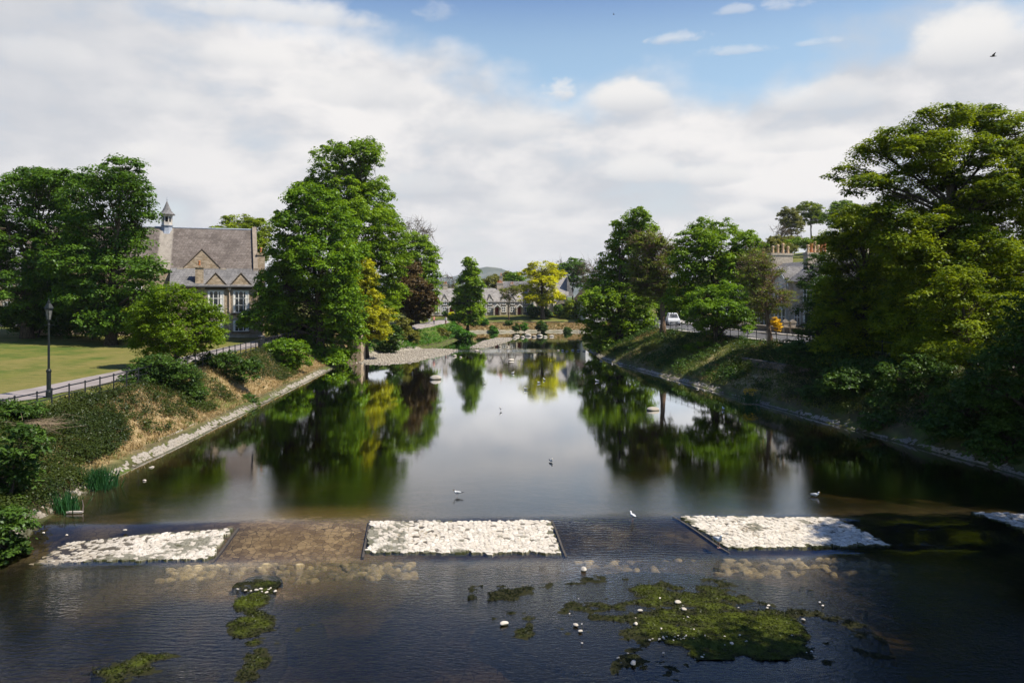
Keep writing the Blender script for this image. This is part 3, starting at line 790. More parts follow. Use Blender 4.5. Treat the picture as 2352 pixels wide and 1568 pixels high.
def tree(name, label, cat, base, lobes_px, D, leaf, tuft=1.0, nl=46, size=.28, dens=.62, seed=1, trunk=.35, bark=None, group=None, deep=None,
         hole=.30, up=.55, sparse=False, fork=None, crown='crown', stem='trunk', lobes=None, extra=None, ztop=None, lean=0., wid=.62, droop=.15, limbs=True, zbase=None):
    global NLEAF
    r = np.random.default_rng(seed)
    if len(base) == 2:
        b = at(base[0], base[1], D); b[2] = zl(b[0], b[1]) if zbase is None else zbase
    else: b = np.array(base, float)
    b[2] -= .1
    if lobes is None:
        xs = np.array([l[0] for l in lobes_px]); wx = (max(l[0] + l[2] for l in lobes_px) - min(l[0] - l[2] for l in lobes_px)) * D / F
        lobes = lobes_from(lobes_px, D, wx * .30 if deep is None else deep, r)
    dens = dens * (1.0 if sparse else 2.2); nl = int(nl * (1.0 if sparse else 1.45)); size = size * 1.1; hole = hole - (0 if sparse else .08)
    root = thing(name, label, cat, b, 0, group)
    T, TR, TL = crown_tufts(lobes, tuft, dens, r, hole)
    top = max(c[2] + rd[2] for c, rd in lobes); low = min(c[2] - rd[2] for c, rd in lobes)
    cen = np.mean([c for c, _ in lobes], 0)
    # trunk and limbs
    zt = b[2] + (top - b[2]) * (.72 if ztop is None else ztop)
    n = 7; tt = np.linspace(0, 1, n)
    P = [np.array([b[0] + (cen[0] - b[0]) * k ** 1.6 + .12 * math.sin(5 * k + seed), b[1] + (cen[1] - b[1]) * k ** 1.6, b[2] + (zt - b[2]) * k]) for k in tt]
    mb = MB(); rr = [trunk * (1.45 if i == 0 else 1.) * (1 - .78 * k) for i, k in enumerate(tt)]
    mb.tube([p - b for p in P], rr, 8)
    ends = []
    if limbs:
        for li, (c, rd) in enumerate(lobes):
            k = np.clip((c[2] - rd[2] * 1.3 - b[2]) / max(zt - b[2], .1), .16, .95) * r.uniform(.75, 1.)
            i = k * (n - 1); i0 = int(min(i, n - 2)); s0 = P[i0] + (P[i0 + 1] - P[i0]) * (i - i0)
            e = c + np.array([0, 0, rd[2] * .1])
            mid = s0 * .45 + e * .55; mid[2] = s0[2] * .35 + e[2] * .65 + .2 * rd[2]
            rad0 = max(.05, trunk * .42 * (1 - .6 * k)); q = bez(s0, mid, e, 6)
            mb.tube([p - b for p in q], list(np.linspace(rad0, rad0 * .3, 6)), 5, cap=False)
            ends.append((q, rad0 * .35))
    mb.build(stem, bark or BARK, root, smooth=True)
    V, Fc, idx = leaves_geo(T - b, TR, nl, size, r, up, .6, wid, droop)
    tj = r.random(len(T)); tint = np.clip(tj[idx] * .75 + r.normal(size=len(idx)) * .16 + .15, 0, 1)
    mats = [LM[leaf] if isinstance(leaf, str) else leaf]; mi = np.zeros(len(Fc), np.int32)
    faces = [Fc]
    if limbs and ends:
        sel = r.random(len(T)) < (.5 if not sparse else 1.)
        a = np.array([ends[l][0][min(5, 2 + int(r.integers(0, 4)))] for l in TL[sel]]) - b
        e = T[sel] - b; rad = np.full(len(a), .035 * (trunk / .35) ** .5 * (D / 80) ** .4)
        v2, f2 = twigs_geo(a, e, rad, r)
        if sparse:
            m = sparse if isinstance(sparse, int) and sparse > 1 else 5
            aa = np.repeat(e, m, 0); bb = aa + r.normal(size=aa.shape) * tuft * .8 + np.array([0, 0, .25 * tuft])
            v3, f3 = twigs_geo(aa, bb, np.full(len(aa), .013 * D / 60), r)
            f3 = f3 + len(v2); v2 = np.concatenate([v2, v3]); f2 = np.concatenate([f2, f3])
        faces = [np.concatenate([Fc, f2 + len(V)])]; V = np.concatenate([V, v2])
        mi = np.concatenate([mi, np.ones(len(f2), np.int32)]); tint = np.concatenate([tint, np.full(len(f2), .3)])
        mats.append(bark or BARK)
    if extra:
        lf2, frac, sz2 = extra
        sel = r.random(len(T)) < frac
        cc = T[sel] - b; cc[:, 2] += TR[sel][:, 2] * .8
        v4, f4, i4 = leaves_geo(cc, TR[sel] * np.array([.8, .8, .4]), 22, sz2, r, .9)
        faces = [np.concatenate([faces[0], f4 + len(V)])]; V = np.concatenate([V, v4])
        mi = np.concatenate([mi, np.full(len(f4), len(mats), np.int32)]); tint = np.concatenate([tint, r.random(len(f4))])
        mats.append(LM[lf2])
    mesh_np(crown, V, faces, mats, None, mi, root, fattrs=dict(tint=tint))
    NLEAF += len(Fc)
    return root
def bush(name, label, cat, lobes_px, D, leaf, **k):
    """low shrub: crown down to the ground and a short stem"""
    x = np.mean([l[0] for l in lobes_px]); y = max(l[1] + l[3] for l in lobes_px)
    k.setdefault('trunk', .10); k.setdefault('tuft', .5); k.setdefault('size', .17); k.setdefault('nl', 34); k.setdefault('hole', .22)
    return tree(name, label, cat, (x, y), lobes_px, D, leaf, crown='foliage', stem='stem', ztop=.5, **k)

# ------------------------------------------------------------------ left bank
tree('sycamore_tree', 'broad dark green sycamore at the far left edge of the lawn', 'tree', (60, 785),
     [(25, 450, 65, 45), (95, 430, 70, 40), (160, 425, 55, 45), (15, 530, 70, 50), (110, 510, 85, 60), (60, 590, 90, 55), (150, 600, 80, 60), (30, 670, 85, 50), (130, 690, 80, 48), (-40, 600, 60, 120), (-50, 480, 60, 60), (60, 725, 70, 30), (140, 735, 60, 26), (130, 415, 55, 24), (178, 432, 40, 36), (165, 530, 60, 56), (165, 640, 60, 50), (85, 408, 50, 20)],
     90, 'sycamore', 1.15, 46, .30, .60, 21, .55, hole=.30)
tree('sycamore_tree', 'tall dark green sycamore beside the turreted stone hall', 'tree', (255, 790),
     [(288, 384, 34, 26), (235, 402, 50, 28), (316, 425, 34, 28), (200, 450, 60, 45), (272, 458, 64, 48), (328, 490, 28, 34), (230, 530, 80, 52), (296, 560, 52, 44), (340, 622, 40, 30), (190, 610, 75, 52), (262, 630, 78, 52), (332, 668, 44, 24), (210, 690, 80, 40), (296, 700, 58, 32), (235, 735, 90, 34), (320, 735, 60, 30)],
     84, 'sycamore', 1.1, 48, .28, .62, 22, .55, hole=.32)
for i, (L, D_) in enumerate((([(60, 735, 50, 34), (120, 728, 56, 46)], 92), ([(185, 730, 60, 50), (240, 735, 56, 48)], 90), ([(300, 735, 50, 46), (345, 735, 44, 44)], 90))):  # shrubs added as a dark backdrop, standing in for shade under the crowns
    bush('shade_fill_shrub', ('dense dark shrub added for the shade under the far left sycamore', 'dense dark shrub added for shade in the middle behind the lawn', 'dense dark shrub added for shade beside the turreted hall')[i], 'shrub', L, D_, 'shrub', seed=30 + i, tuft=.8, size=.24, nl=40, group='dark shrubs behind the lawn')
tree('hornbeam_tree', 'small round olive green tree leaning over the riverside path', 'tree', (405, 845),
     [(395, 682, 50, 30), (345, 722, 45, 36), (440, 705, 50, 34), (485, 735, 34, 36), (400, 735, 72, 46), (322, 757, 32, 28), (350, 790, 50, 28), (440, 770, 66, 38), (400, 805, 62, 24), (480, 780, 32, 30)],
     63, 'hornbeam', .62, 46, .155, .62, 24, .2, hole=.26, up=.75, droop=.3)
tree('chestnut_tree', 'broad deep green horse chestnut with skirts reaching the left bank', 'tree', (735, 810),
     [(715, 462, 55, 38), (685, 520, 55, 45), (755, 515, 60, 52), (665, 585, 48, 45), (735, 600, 85, 62), (640, 655, 56, 48), (800, 600, 45, 60), (710, 690, 92, 58), (622, 722, 56, 34), (785, 690, 52, 62), (690, 752, 72, 42), (765, 775, 62, 50), (745, 822, 50, 30), (800, 755, 36, 44), (590, 738, 32, 22)],
     97, 'chestnut', 1.05, 50, .30, .66, 25, .55, hole=.26, droop=.45)
tree('chestnut_tree', 'tallest green tree with an open top behind the broad horse chestnut', 'tree', (815, 772),
     [(838, 348, 40, 26), (765, 348, 42, 20), (742, 385, 26, 26), (850, 395, 32, 42), (805, 395, 30, 30), (780, 440, 62, 42), (850, 462, 48, 44), (715, 432, 34, 22), (890, 525, 36, 42), (820, 525, 80, 62), (905, 590, 34, 44), (845, 610, 72, 62), (895, 660, 34, 44), (860, 700, 52, 44), (780, 500, 50, 40)],
     118, 'bright', 1.15, 50, .33, .62, 26, .5, hole=.28, droop=.35)
tree('golden_tree', 'golden yellow tree tucked against the tallest tree by the left bank', 'tree', (842, 800),
     [(812, 582, 32, 22), (822, 618, 36, 26), (808, 655, 30, 26), (845, 640, 22, 18), (842, 690, 32, 28), (868, 728, 36, 24), (832, 732, 34, 28), (872, 762, 28, 18), (846, 768, 24, 16)],
     107, 'golden', .75, 40, .27, .62, 27, .22, hole=.28)
tree('maple_tree', 'rounded mid green tree behind the copper tree', 'tree', (958, 750),
     [(948, 562, 36, 26), (975, 590, 34, 34), (938, 605, 36, 36), (988, 645, 22, 38), (950, 660, 42, 42), (990, 695, 18, 30), (975, 715, 25, 20)],
     150, 'bright', 1.2, 40, .40, .62, 28, .4)
tree('bare_tree', 'tan bare twigged tree showing above the green trees of the left bank', 'tree', (950, 745),
     [(950, 532, 32, 24), (975, 550, 24, 20), (925, 560, 25, 22), (1000, 585, 12, 14)], 168, 'tan', 1.3, 6, .22, .8, 29, .3, sparse=6, hole=.2)
tree('copper_tree', 'low bronze brown copper tree over the riverside walk', 'tree', (942, 750),
     [(938, 625, 28, 26), (940, 665, 46, 32), (915, 695, 34, 28), (968, 690, 32, 30), (940, 718, 48, 22)], 134, 'copper', .95, 46, .33, .66, 31, .35, hole=.22)
tree('lime_tree', 'narrow bright green tree standing alone at the river bend', 'tree', (1073, 752),
     [(1078, 603, 15, 13), (1082, 625, 18, 16), (1070, 645, 20, 16), (1090, 652, 20, 18), (1076, 672, 28, 18), (1090, 690, 22, 20), (1062, 695, 24, 20), (1080, 712, 30, 18), (1062, 728, 26, 15), (1085, 736, 20, 10)],
     177, 'bright', 1.0, 46, .38, .66, 32, .35, hole=.22, droop=.5)
tree('lime_tree', 'yellow green tree crown rising behind the right end of the hall roof', 'tree', (558, 745),
     [(555, 515, 48, 20), (590, 530, 32, 26), (520, 530, 30, 16), (560, 550, 50, 30), (600, 565, 24, 30), (560, 590, 44, 30)], 142, 'lime', 1.2, 40, .36, .62, 23, .4, hole=.26, zbase=3.8)
# shrubs on the left bank
bush('willow_shrub', 'large grey green shrub overhanging the railing and the bank', 'shrub', [(345, 845, 42, 28), (400, 865, 52, 36), (330, 895, 40, 36), (390, 915, 52, 36), (440, 900, 30, 30), (360, 945, 36, 24), (420, 935, 36, 24), (310, 868, 30, 30), (375, 838, 44, 24)], 54, 'shrub', seed=41, tuft=.5, size=.14, nl=44)
bush('willow_shrub', 'spreading dark shrub on the bank below the round tree', 'shrub', [(490, 835, 40, 22), (540, 832, 46, 26), (470, 870, 40, 28), (520, 872, 44, 24), (575, 850, 26, 20), (505, 900, 26, 14)], 65, 'shrub', seed=42, tuft=.55, size=.16, nl=42)
bush('elder_shrub', 'rounded green shrub at the foot of the horse chestnut', 'shrub', [(640, 800, 28, 20), (672, 805, 34, 24), (650, 832, 36, 20), (690, 828, 22, 18)], 82, 'chestnut', seed=43, tuft=.6, size=.2)
for i, (L, D_, lab) in enumerate((([(571, 925, 20, 20), (575, 945, 14, 10)], 62, 'small dark round bush at the waterline below the spreading shrub'),
                                  ([(642, 888, 13, 12)], 76, 'tiny round bush rooted in the stone edging of the left bank'),
                                  ([(435, 992, 15, 11)], 50, 'small leafy clump growing through the pale stone edging'))):
    bush('bush', lab, 'bush', L, D_, 'shrub', seed=44 + i, tuft=.28, size=.12, nl=30, group='small bushes along the left edging')
def blades(name, label, cat, cen, n, h, spread, leaf, seed, w=.03, kind=None, lean=.35, group=None, base=None):
    """upright blades round given centres (k,3); n blades each"""
    r = np.random.default_rng(seed); cen = np.asarray(cen, float)
    k = len(cen) * n; idx = np.repeat(np.arange(len(cen)), n)
    p = cen[idx].copy(); p[:, :2] += r.normal(size=(k, 2)) * spread
    L = np.asarray(h)[idx] if hasattr(h, '__len__') else np.full(k, h)
    L = L * r.uniform(.5, 1.15, k)
    d = np.stack([r.normal(size=k) * lean, r.normal(size=k) * lean, np.ones(k)], 1)
    tip = p + d * L[:, None]; tip[:, 2] -= (d[:, 0] ** 2 + d[:, 1] ** 2) * L * .4
    a = r.uniform(0, PI, k); s = np.stack([np.cos(a), np.sin(a), 0 * a], 1) * w
    mid = (p + tip) * .5 + np.stack([0 * a, 0 * a, L * .08], 1)
    V = np.stack([p - s, p + s, mid + s * .7, tip, mid - s * .7], 1).reshape(-1, 3)
    j = np.arange(k)[:, None] * 5
    tint = np.clip(r.random(k) * .7 + .3 * r.random(len(cen))[idx], 0, 1)
    lf = leaf if isinstance(leaf, (list, tuple)) else [leaf]
    mi = np.zeros(k, np.int32)
    if len(lf) > 1: mi = base[idx].astype(np.int32) if base is not None else (r.random(k) < .5).astype(np.int32)
    o = mesh_np(name, V, [j + np.array([[0, 1, 2, 3, 4]])], [LM[x] for x in lf], None, mi, fattrs=dict(tint=tint))
    return tag(o, label, cat, group, kind)
for i, (px, py, n, s_, hh, lab) in enumerate(((222, 1120, 420, .38, 1.0, 'large bright green reed clump at the left waterline'), (152, 1172, 220, .24, .8, 'smaller reed clump beside the fallen plank'))):
    c = on_z(px, py, 0)
    blades('reed_clump', lab, 'reeds', [c], n, hh, s_, 'reed', 50 + i, .02, lean=.25, group='reed clumps')

# ------------------------------------------------------------------ right bank
tree('chestnut_tree', 'tall bright green tree spilling down to the right waterline', 'tree', (1425, 780),
     [(1468, 497, 24, 20), (1440, 520, 30, 22), (1476, 530, 28, 26), (1432, 560, 36, 30), (1470, 580, 36, 34), (1405, 605, 32, 30), (1448, 630, 50, 42), (1390, 655, 42, 38), (1362, 690, 30, 26), (1430, 692, 60, 42), (1378, 725, 44, 34), (1450, 740, 52, 34), (1388, 770, 38, 26), (1362, 762, 26, 22), (1485, 690, 22, 36), (1372, 795, 22, 14)],
     116, 'bright', 1.1, 46, .33, .64, 61, .5, hole=.26, droop=.4)
tree('ash_tree', 'olive brown thinly leaved tree with a pinkish trunk by the railing', 'tree', (1524, 776),
     [(1490, 558, 34, 24), (1520, 570, 30, 30), (1478, 605, 32, 34), (1528, 618, 28, 36), (1500, 655, 42, 36), (1470, 650, 24, 24), (1540, 665, 26, 30)], 103, 'twiggreen', .8, 60, .21, 1.7, 62, .42, BARKL, sparse=5, hole=.14)
tree('sycamore_tree', 'full round green tree beside the riverside road', 'tree', (1638, 765),
     [(1618, 522, 38, 20), (1668, 528, 42, 24), (1600, 555, 44, 30), (1660, 565, 52, 32), (1714, 562, 32, 32), (1572, 605, 34, 36), (1632, 605, 40, 24), (1702, 602, 42, 34), (1568, 655, 28, 30), (1722, 645, 28, 28), (1600, 650, 36, 26), (1650, 640, 60, 30), (1690, 610, 44, 30), (1610, 590, 50, 30), (1560, 690, 34, 30)],
     93, 'bright', .9, 46, .26, .62, 63, .4, hole=.32)
tree('hawthorn_tree', 'low spreading green tree in front of the round roadside tree', 'tree', (1640, 778),
     [(1632, 682, 46, 24), (1690, 672, 42, 28), (1660, 715, 58, 30), (1612, 722, 36, 32), (1722, 702, 34, 34), (1700, 740, 40, 24), (1640, 748, 40, 18)], 87, 'chestnut', .75, 44, .22, .62, 64, .25, hole=.3)
tree('ash_tree', 'bare branched tree with a straight pale trunk on the right bank', 'tree', (1768, 802),
     [(1740, 605, 32, 30), (1772, 640, 36, 34), (1732, 680, 30, 30), (1796, 690, 28, 26), (1756, 715, 32, 24), (1720, 640, 20, 24)], 76, 'twiggreen', .65, 36, .15, 1.3, 65, .27, BARKL, sparse=6, hole=.2, ztop=.85)
tree('hawthorn_tree', 'may tree sprinkled with white blossom in front of the pale terrace', 'tree', (1880, 800),
     [(1882, 610, 28, 28), (1872, 652, 34, 30), (1904, 682, 42, 34), (1868, 712, 34, 28), (1900, 745, 46, 34), (1856, 764, 28, 16)], 71, 'shrub', .6, 40, .15, .62, 66, .2, extra=('blossom', .16, .09), hole=.25)
tree('maple_tree', 'dark green tree with sunlit top rising from the right bank', 'tree', (1985, 830),
     [(1938, 478, 34, 16), (1978, 505, 56, 30), (1925, 555, 42, 34), (2010, 545, 50, 36), (1960, 615, 62, 46), (1915, 680, 46, 46), (2025, 640, 56, 50), (1978, 715, 76, 48), (1915, 745, 46, 42), (2045, 735, 56, 56), (2000, 790, 76, 40), (1930, 800, 60, 30), (2060, 800, 60, 50), (1990, 560, 70, 50), (1940, 650, 60, 50), (2060, 660, 70, 60), (2010, 740, 80, 60)],
     64, 'lime', .85, 62, .20, .72, 67, .4, hole=.32, up=.75)
tree('maple_tree', 'giant spreading maple with sunlit yellow green shelves at the right edge', 'tree', (2130, 880),
     [(2175, 272, 58, 28), (2262, 272, 74, 28), (2330, 312, 72, 40), (2085, 322, 62, 34), (2010, 352, 48, 26), (1948, 398, 46, 20), (2140, 345, 70, 40), (2240, 355, 84, 42), (2110, 410, 84, 36), (2000, 425, 56, 22), (2340, 400, 64, 50), (2215, 440, 92, 44), (2080, 478, 62, 34), (2310, 500, 72, 56), (2170, 530, 90, 46), (2260, 580, 96, 50), (2110, 590, 70, 40), (2350, 610, 60, 56), (2420, 400, 80, 80), (2430, 540, 80, 80), (2120, 660, 80, 46), (2330, 700, 80, 60), (2080, 740, 60, 50), (2130, 800, 70, 50), (2240, 680, 80, 50), (2340, 800, 80, 60), (2030, 500, 60, 34), (2170, 600, 80, 46), (2300, 440, 70, 44), (2060, 560, 60, 40), (2200, 500, 80, 50)],
     56, 'lime', .95, 74, .20, .72, 68, .6, hole=.30, up=.85, deep=3.6)
tree('maple_tree', 'lower yellow green maple hanging out of the shade in front of the giant one', 'tree', (2225, 960),
     [(2205, 645, 62, 30), (2165, 690, 54, 28), (2245, 702, 60, 34), (2150, 735, 46, 22), (2205, 765, 66, 28), (2290, 690, 50, 40), (2330, 770, 66, 50), (2265, 820, 66, 34), (2185, 812, 50, 24), (2120, 790, 40, 24)],
     46, 'lime', .65, 46, .15, .58, 69, .3, hole=.36, up=.85)
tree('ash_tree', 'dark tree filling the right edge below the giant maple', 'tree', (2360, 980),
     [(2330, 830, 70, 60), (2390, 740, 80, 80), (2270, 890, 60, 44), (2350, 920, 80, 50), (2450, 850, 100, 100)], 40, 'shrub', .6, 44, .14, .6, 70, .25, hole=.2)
# unseen trees beyond the right edge, crowns placed to throw shade on the river
for i, (x, y, hgt) in enumerate(((33., 35., 18.), (28.5, 22., 19.), (27.5, 13., 19.), (28, 3., 18.))):
    z0 = zl(x, y); r_ = np.random.default_rng(700 + i)
    lo = [(np.array([x + r_.uniform(-4, 3) - (0, 1.8, 6., 5)[i], y + r_.uniform(-4, 4), z0 + hgt * k]), np.array([3.6, 3.6, 2.3]) * r_.uniform(.8, 1.15)) for k in (.34, .42, .5, .55, .62, .68, .75, .82, .9, .92)]
    tree('maple_tree', ('tall unseen shading maple just beyond the dark right edge', 'second unseen shading maple along the right bank beyond the edge', 'third unseen shading maple along the right bank', 'unseen shading maple on the right bank beside the viewer')[i], 'tree', (x, y, z0), None, 40, 'sycamore', 1.2, 40, .30, .6, 710 + i, .4, lobes=lo, hole=.12, group='maples shading the right bank')
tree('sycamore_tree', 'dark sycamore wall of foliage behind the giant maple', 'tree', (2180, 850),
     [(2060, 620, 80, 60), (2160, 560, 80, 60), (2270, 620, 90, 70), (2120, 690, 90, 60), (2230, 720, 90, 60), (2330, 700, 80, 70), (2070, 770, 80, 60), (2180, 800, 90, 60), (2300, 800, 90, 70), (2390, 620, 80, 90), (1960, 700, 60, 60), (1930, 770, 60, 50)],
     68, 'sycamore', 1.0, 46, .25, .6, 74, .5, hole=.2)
# dark undergrowth on the right bank
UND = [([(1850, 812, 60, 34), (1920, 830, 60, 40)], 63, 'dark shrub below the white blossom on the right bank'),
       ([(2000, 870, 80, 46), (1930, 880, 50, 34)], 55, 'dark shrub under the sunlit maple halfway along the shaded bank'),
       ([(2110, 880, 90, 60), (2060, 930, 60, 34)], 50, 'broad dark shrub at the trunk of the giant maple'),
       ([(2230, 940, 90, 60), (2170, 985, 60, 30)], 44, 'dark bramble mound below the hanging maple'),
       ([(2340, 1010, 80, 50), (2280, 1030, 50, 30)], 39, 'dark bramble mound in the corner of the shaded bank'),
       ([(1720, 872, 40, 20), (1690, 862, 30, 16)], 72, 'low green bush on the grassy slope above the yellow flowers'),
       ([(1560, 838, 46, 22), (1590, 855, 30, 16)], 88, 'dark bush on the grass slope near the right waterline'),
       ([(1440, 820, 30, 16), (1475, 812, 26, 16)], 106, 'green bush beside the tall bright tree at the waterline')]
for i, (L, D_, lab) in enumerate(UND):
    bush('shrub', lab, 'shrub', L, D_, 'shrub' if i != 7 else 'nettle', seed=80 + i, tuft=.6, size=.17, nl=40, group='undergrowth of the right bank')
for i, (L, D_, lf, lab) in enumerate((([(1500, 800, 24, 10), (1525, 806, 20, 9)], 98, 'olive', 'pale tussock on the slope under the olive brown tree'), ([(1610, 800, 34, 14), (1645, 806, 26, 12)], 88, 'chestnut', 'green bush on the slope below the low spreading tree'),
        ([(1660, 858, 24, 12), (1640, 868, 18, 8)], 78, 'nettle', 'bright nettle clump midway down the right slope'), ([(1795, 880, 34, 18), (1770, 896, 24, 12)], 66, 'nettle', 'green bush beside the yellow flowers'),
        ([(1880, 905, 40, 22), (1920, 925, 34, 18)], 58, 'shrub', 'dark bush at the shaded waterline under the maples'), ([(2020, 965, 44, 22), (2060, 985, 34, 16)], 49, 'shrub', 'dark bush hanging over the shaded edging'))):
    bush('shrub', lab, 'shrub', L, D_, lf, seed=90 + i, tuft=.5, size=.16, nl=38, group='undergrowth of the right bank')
c = on_z(1722, 925, .1)
o = blades('marigold_clump', 'yellow flowering marsh plant at the right waterline', 'flower', [c], 160, .9, .3, 'reed', 95, .02)
lo = [(c + np.array([0, 0, .9]), np.array([.55, .5, .28]))]
rT = np.random.default_rng(96); T_, TR_, _ = crown_tufts(lo, .18, .7, rT, 0)
V_, F_, i_ = leaves_geo(T_, TR_, 16, .07, rT, .8)
mesh_np('blossom', V_, F_, [LM['flower']], None, None, o, fattrs=dict(tint=rT.random(len(F_))))

# ------------------------------------------------------------------ far end
tree('sycamore_tree', 'brilliant yellow green sycamore on the lawn before the chapel', 'tree', (1246, 724),
     [(1245, 613, 30, 13), (1222, 630, 26, 13), (1268, 632, 30, 14), (1248, 648, 34, 13), (1206, 664, 28, 11), (1276, 656, 18, 14), (1240, 676, 28, 12), (1278, 680, 16, 9), (1214, 684, 22, 9), (1255, 694, 18, 8)],
     200, 'yellow', 1.3, 44, .42, .66, 33, .5, hole=.26, up=.8)
tree('cherry_tree', 'small sparse tree on the lawn before the cottages', 'tree', (1169, 728),
     [(1168, 668, 20, 11), (1152, 672, 14, 9), (1186, 668, 16, 10), (1170, 684, 18, 7)], 198, 'twiggreen', .8, 26, .30, .7, 34, .2, BARKL, sparse=3)
FARS = [('ash_tree', 'pale olive tree behind the cottages beside the narrow tree', [(1132, 648, 24, 16), (1150, 656, 20, 16)], 245, 'olive', 35, 0),
        ('ash_tree', 'pale olive feathery tree behind the cottage chimney', [(1170, 638, 20, 12), (1164, 652, 22, 16)], 255, 'olive', 36, 0),
        ('sycamore_tree', 'mid green tree behind the roof left of the yellow sycamore', [(1185, 642, 22, 16), (1178, 658, 26, 14)], 240, 'chestnut', 37, 0),
        ('bare_tree', 'tan bare tree behind the cottages left of the narrow tree', [(1022, 650, 18, 18), (1030, 672, 22, 18), (1012, 690, 14, 22)], 235, 'tan', 38, 5),
        ('maple_tree', 'yellowish green tree peeping out left of the narrow tree', [(1048, 668, 16, 14)], 238, 'lime', 39, 0),
        ('yew_tree', 'dark green tree behind the chapel roof', [(1318, 612, 24, 18), (1300, 628, 22, 22), (1330, 640, 26, 26)], 238, 'sycamore', 40, 0),
        ('bare_tree', 'tan bare tree above the white gabled house', [(1362, 622, 30, 26), (1345, 650, 26, 26), (1378, 650, 26, 28)], 222, 'tan', 71, 5),
        ('bare_tree', 'tan bare tree top just behind the yellow sycamore', [(1280, 612, 18, 12), (1262, 622, 14, 10)], 250, 'tan', 72, 5)]
for nm, lab, L, D_, lf, sd, sp in FARS:
    x = np.mean([l[0] for l in L]); b0 = at(x, 720, D_)
    tree(nm, lab, 'tree', (b0[0], b0[1], zl(b0[0], b0[1])), L, D_, lf, 1.4, 30 if not sp else 8, .5 if not sp else .3, .7, sd, .3, sparse=sp, hole=.2)
tree('apple_tree', 'pale green bushy tree on the far bank left of the tall bright one', 'tree', (1325, 745), [(1322, 708, 26, 18), (1335, 728, 24, 14), (1308, 725, 16, 12)], 203, 'lime', .9, 40, .34, .66, 73, .2)
tree('hawthorn_tree', 'low green tree behind the white van at the far end of the road', 'tree', (1565, 745), [(1545, 700, 36, 26), (1585, 690, 34, 34), (1530, 722, 24, 18), (1570, 725, 40, 16)], 152, 'chestnut', 1.0, 40, .34, .64, 79, .3)
# hilltop trees and hedges up the hill on the right
for i, (L, D_, lf, lab) in enumerate((([(1812, 500, 24, 22), (1822, 520, 22, 18)], 255, 'olive', 'grey green tree on the hilltop above the chimneys'),
                                      ([(1858, 482, 28, 16), (1868, 502, 26, 16)], 258, 'lime', 'yellowish tree on the hilltop leaning over the grey green one'),
                                      ([(1940, 476, 30, 14), (1920, 500, 30, 20)], 230, 'hornbeam', 'dark hilltop tree half hidden by the sunlit maple'))):
    x = np.mean([l[0] for l in L]); b0 = at(x, 545, D_)
    tree('beech_tree', lab, 'tree', (b0[0], b0[1], min(zl(b0[0], b0[1]), b0[2] + 1)), L, D_, lf, 1.3, 36, .46, .66, 75 + i, .4, hole=.26)
tree('bare_tree', 'grey bare shrub below the hilltop trees', 'tree', tuple(at(1795, 560, 245)), [(1795, 538, 24, 18), (1820, 545, 18, 12)], 245, 'tan', 1.2, 5, .28, .7, 78, .2, sparse=6)
for i, (L, D_, lab) in enumerate((([(1775, 562, 26, 18), (1800, 575, 26, 16)], 190, 'yellow green hedge on the hillside left of the chimneys'),
                                  ([(1840, 560, 36, 14), (1870, 566, 30, 14)], 200, 'darker hillside hedge behind the row of chimney pots'),
                                  ([(1760, 600, 30, 26), (1700, 610, 60, 30)], 185, 'hillside thicket between the round tree and the terrace'),
   ([(1900, 558, 40, 16), (1950, 552, 40, 18)], 225, 'thicket on the hilltop left of the sunlit maple'), ([(1810, 556, 40, 12), (1750, 572, 30, 12)], 222, 'low hedge along the hilltop under the grey green tree'))):
    bush('hedge', lab, 'hedge', L, D_, 'olive' if i != 1 else 'hornbeam', seed=110 + i, tuft=1.2, size=.42, nl=36)
# far bank bushes at the waterline and in the cottage gardens
for i, (px, py, rx, ry, D_, lf, lab) in enumerate(((1110, 738, 10, 8, 194, 'nettle', 'green bush on the far bank below the narrow tree'), (1132, 757, 8, 8, 190, 'nettle', 'round green bush dipping into the water at the far bank'),
        (1185, 752, 7, 8, 190, 'shrub', 'thin bush at the middle of the far waterline'), (1203, 750, 7, 9, 190, 'nettle', 'small dark bush at the far waterline under the yellow sycamore'),
        (1243, 750, 11, 12, 190, 'shrub', 'leafy double bush at the far waterline right of the yellow sycamore'), (1302, 757, 7, 7, 189, 'shrub', 'faint bush at the right end of the far waterline'),
        (1168, 742, 7, 6, 195, 'shrub', 'low bush at the lawn edge above the far bank'), (1238, 718, 24, 12, 205, 'shrub', 'dark round shrub beside the trunk of the yellow sycamore'),
        (1222, 712, 12, 12, 207, 'sycamore', 'dark upright shrub against the cottage end wall'), (1283, 712, 10, 14, 206, 'sycamore', 'dark clipped shrub by the chapel porch'),
        (1265, 722, 14, 5, 206, 'golden', 'low golden hedge beside the chapel porch'), (1036, 722, 5, 5, 205, 'yellow', 'small yellow bush by the left cottage wall'), (1022, 720, 5, 6, 205, 'shrub', 'dark bush by the left cottage wall'))):
    bush('bush', lab, 'bush', [(px, py, rx, ry), (px + rx * .4, py + ry * .4, rx * .8, ry * .6)], D_, lf, seed=120 + i, tuft=.55, size=.32, nl=34, limbs=False)
# mound of bushes at the left bend
for i, (L, D_, lf, lab) in enumerate((([(925, 752, 20, 20), (935, 775, 26, 18)], 128, 'olive', 'tall pale bush at the left end of the green bank'), ([(985, 766, 26, 11), (1010, 766, 24, 11)], 148, 'olive', 'mixed olive bush in the middle of the green bank'),
                                      ([(1045, 762, 26, 14), (1068, 772, 22, 10)], 158, 'nettle', 'bright bush at the water end of the green bank'), ([(905, 775, 18, 26), (890, 800, 22, 16)], 117, 'shrub', 'dark bush below the golden tree'))):
    bush('bush', lab, 'bush', L, D_, lf, seed=140 + i, tuft=.7, size=.28, nl=40, group='bushes of the green left bend')

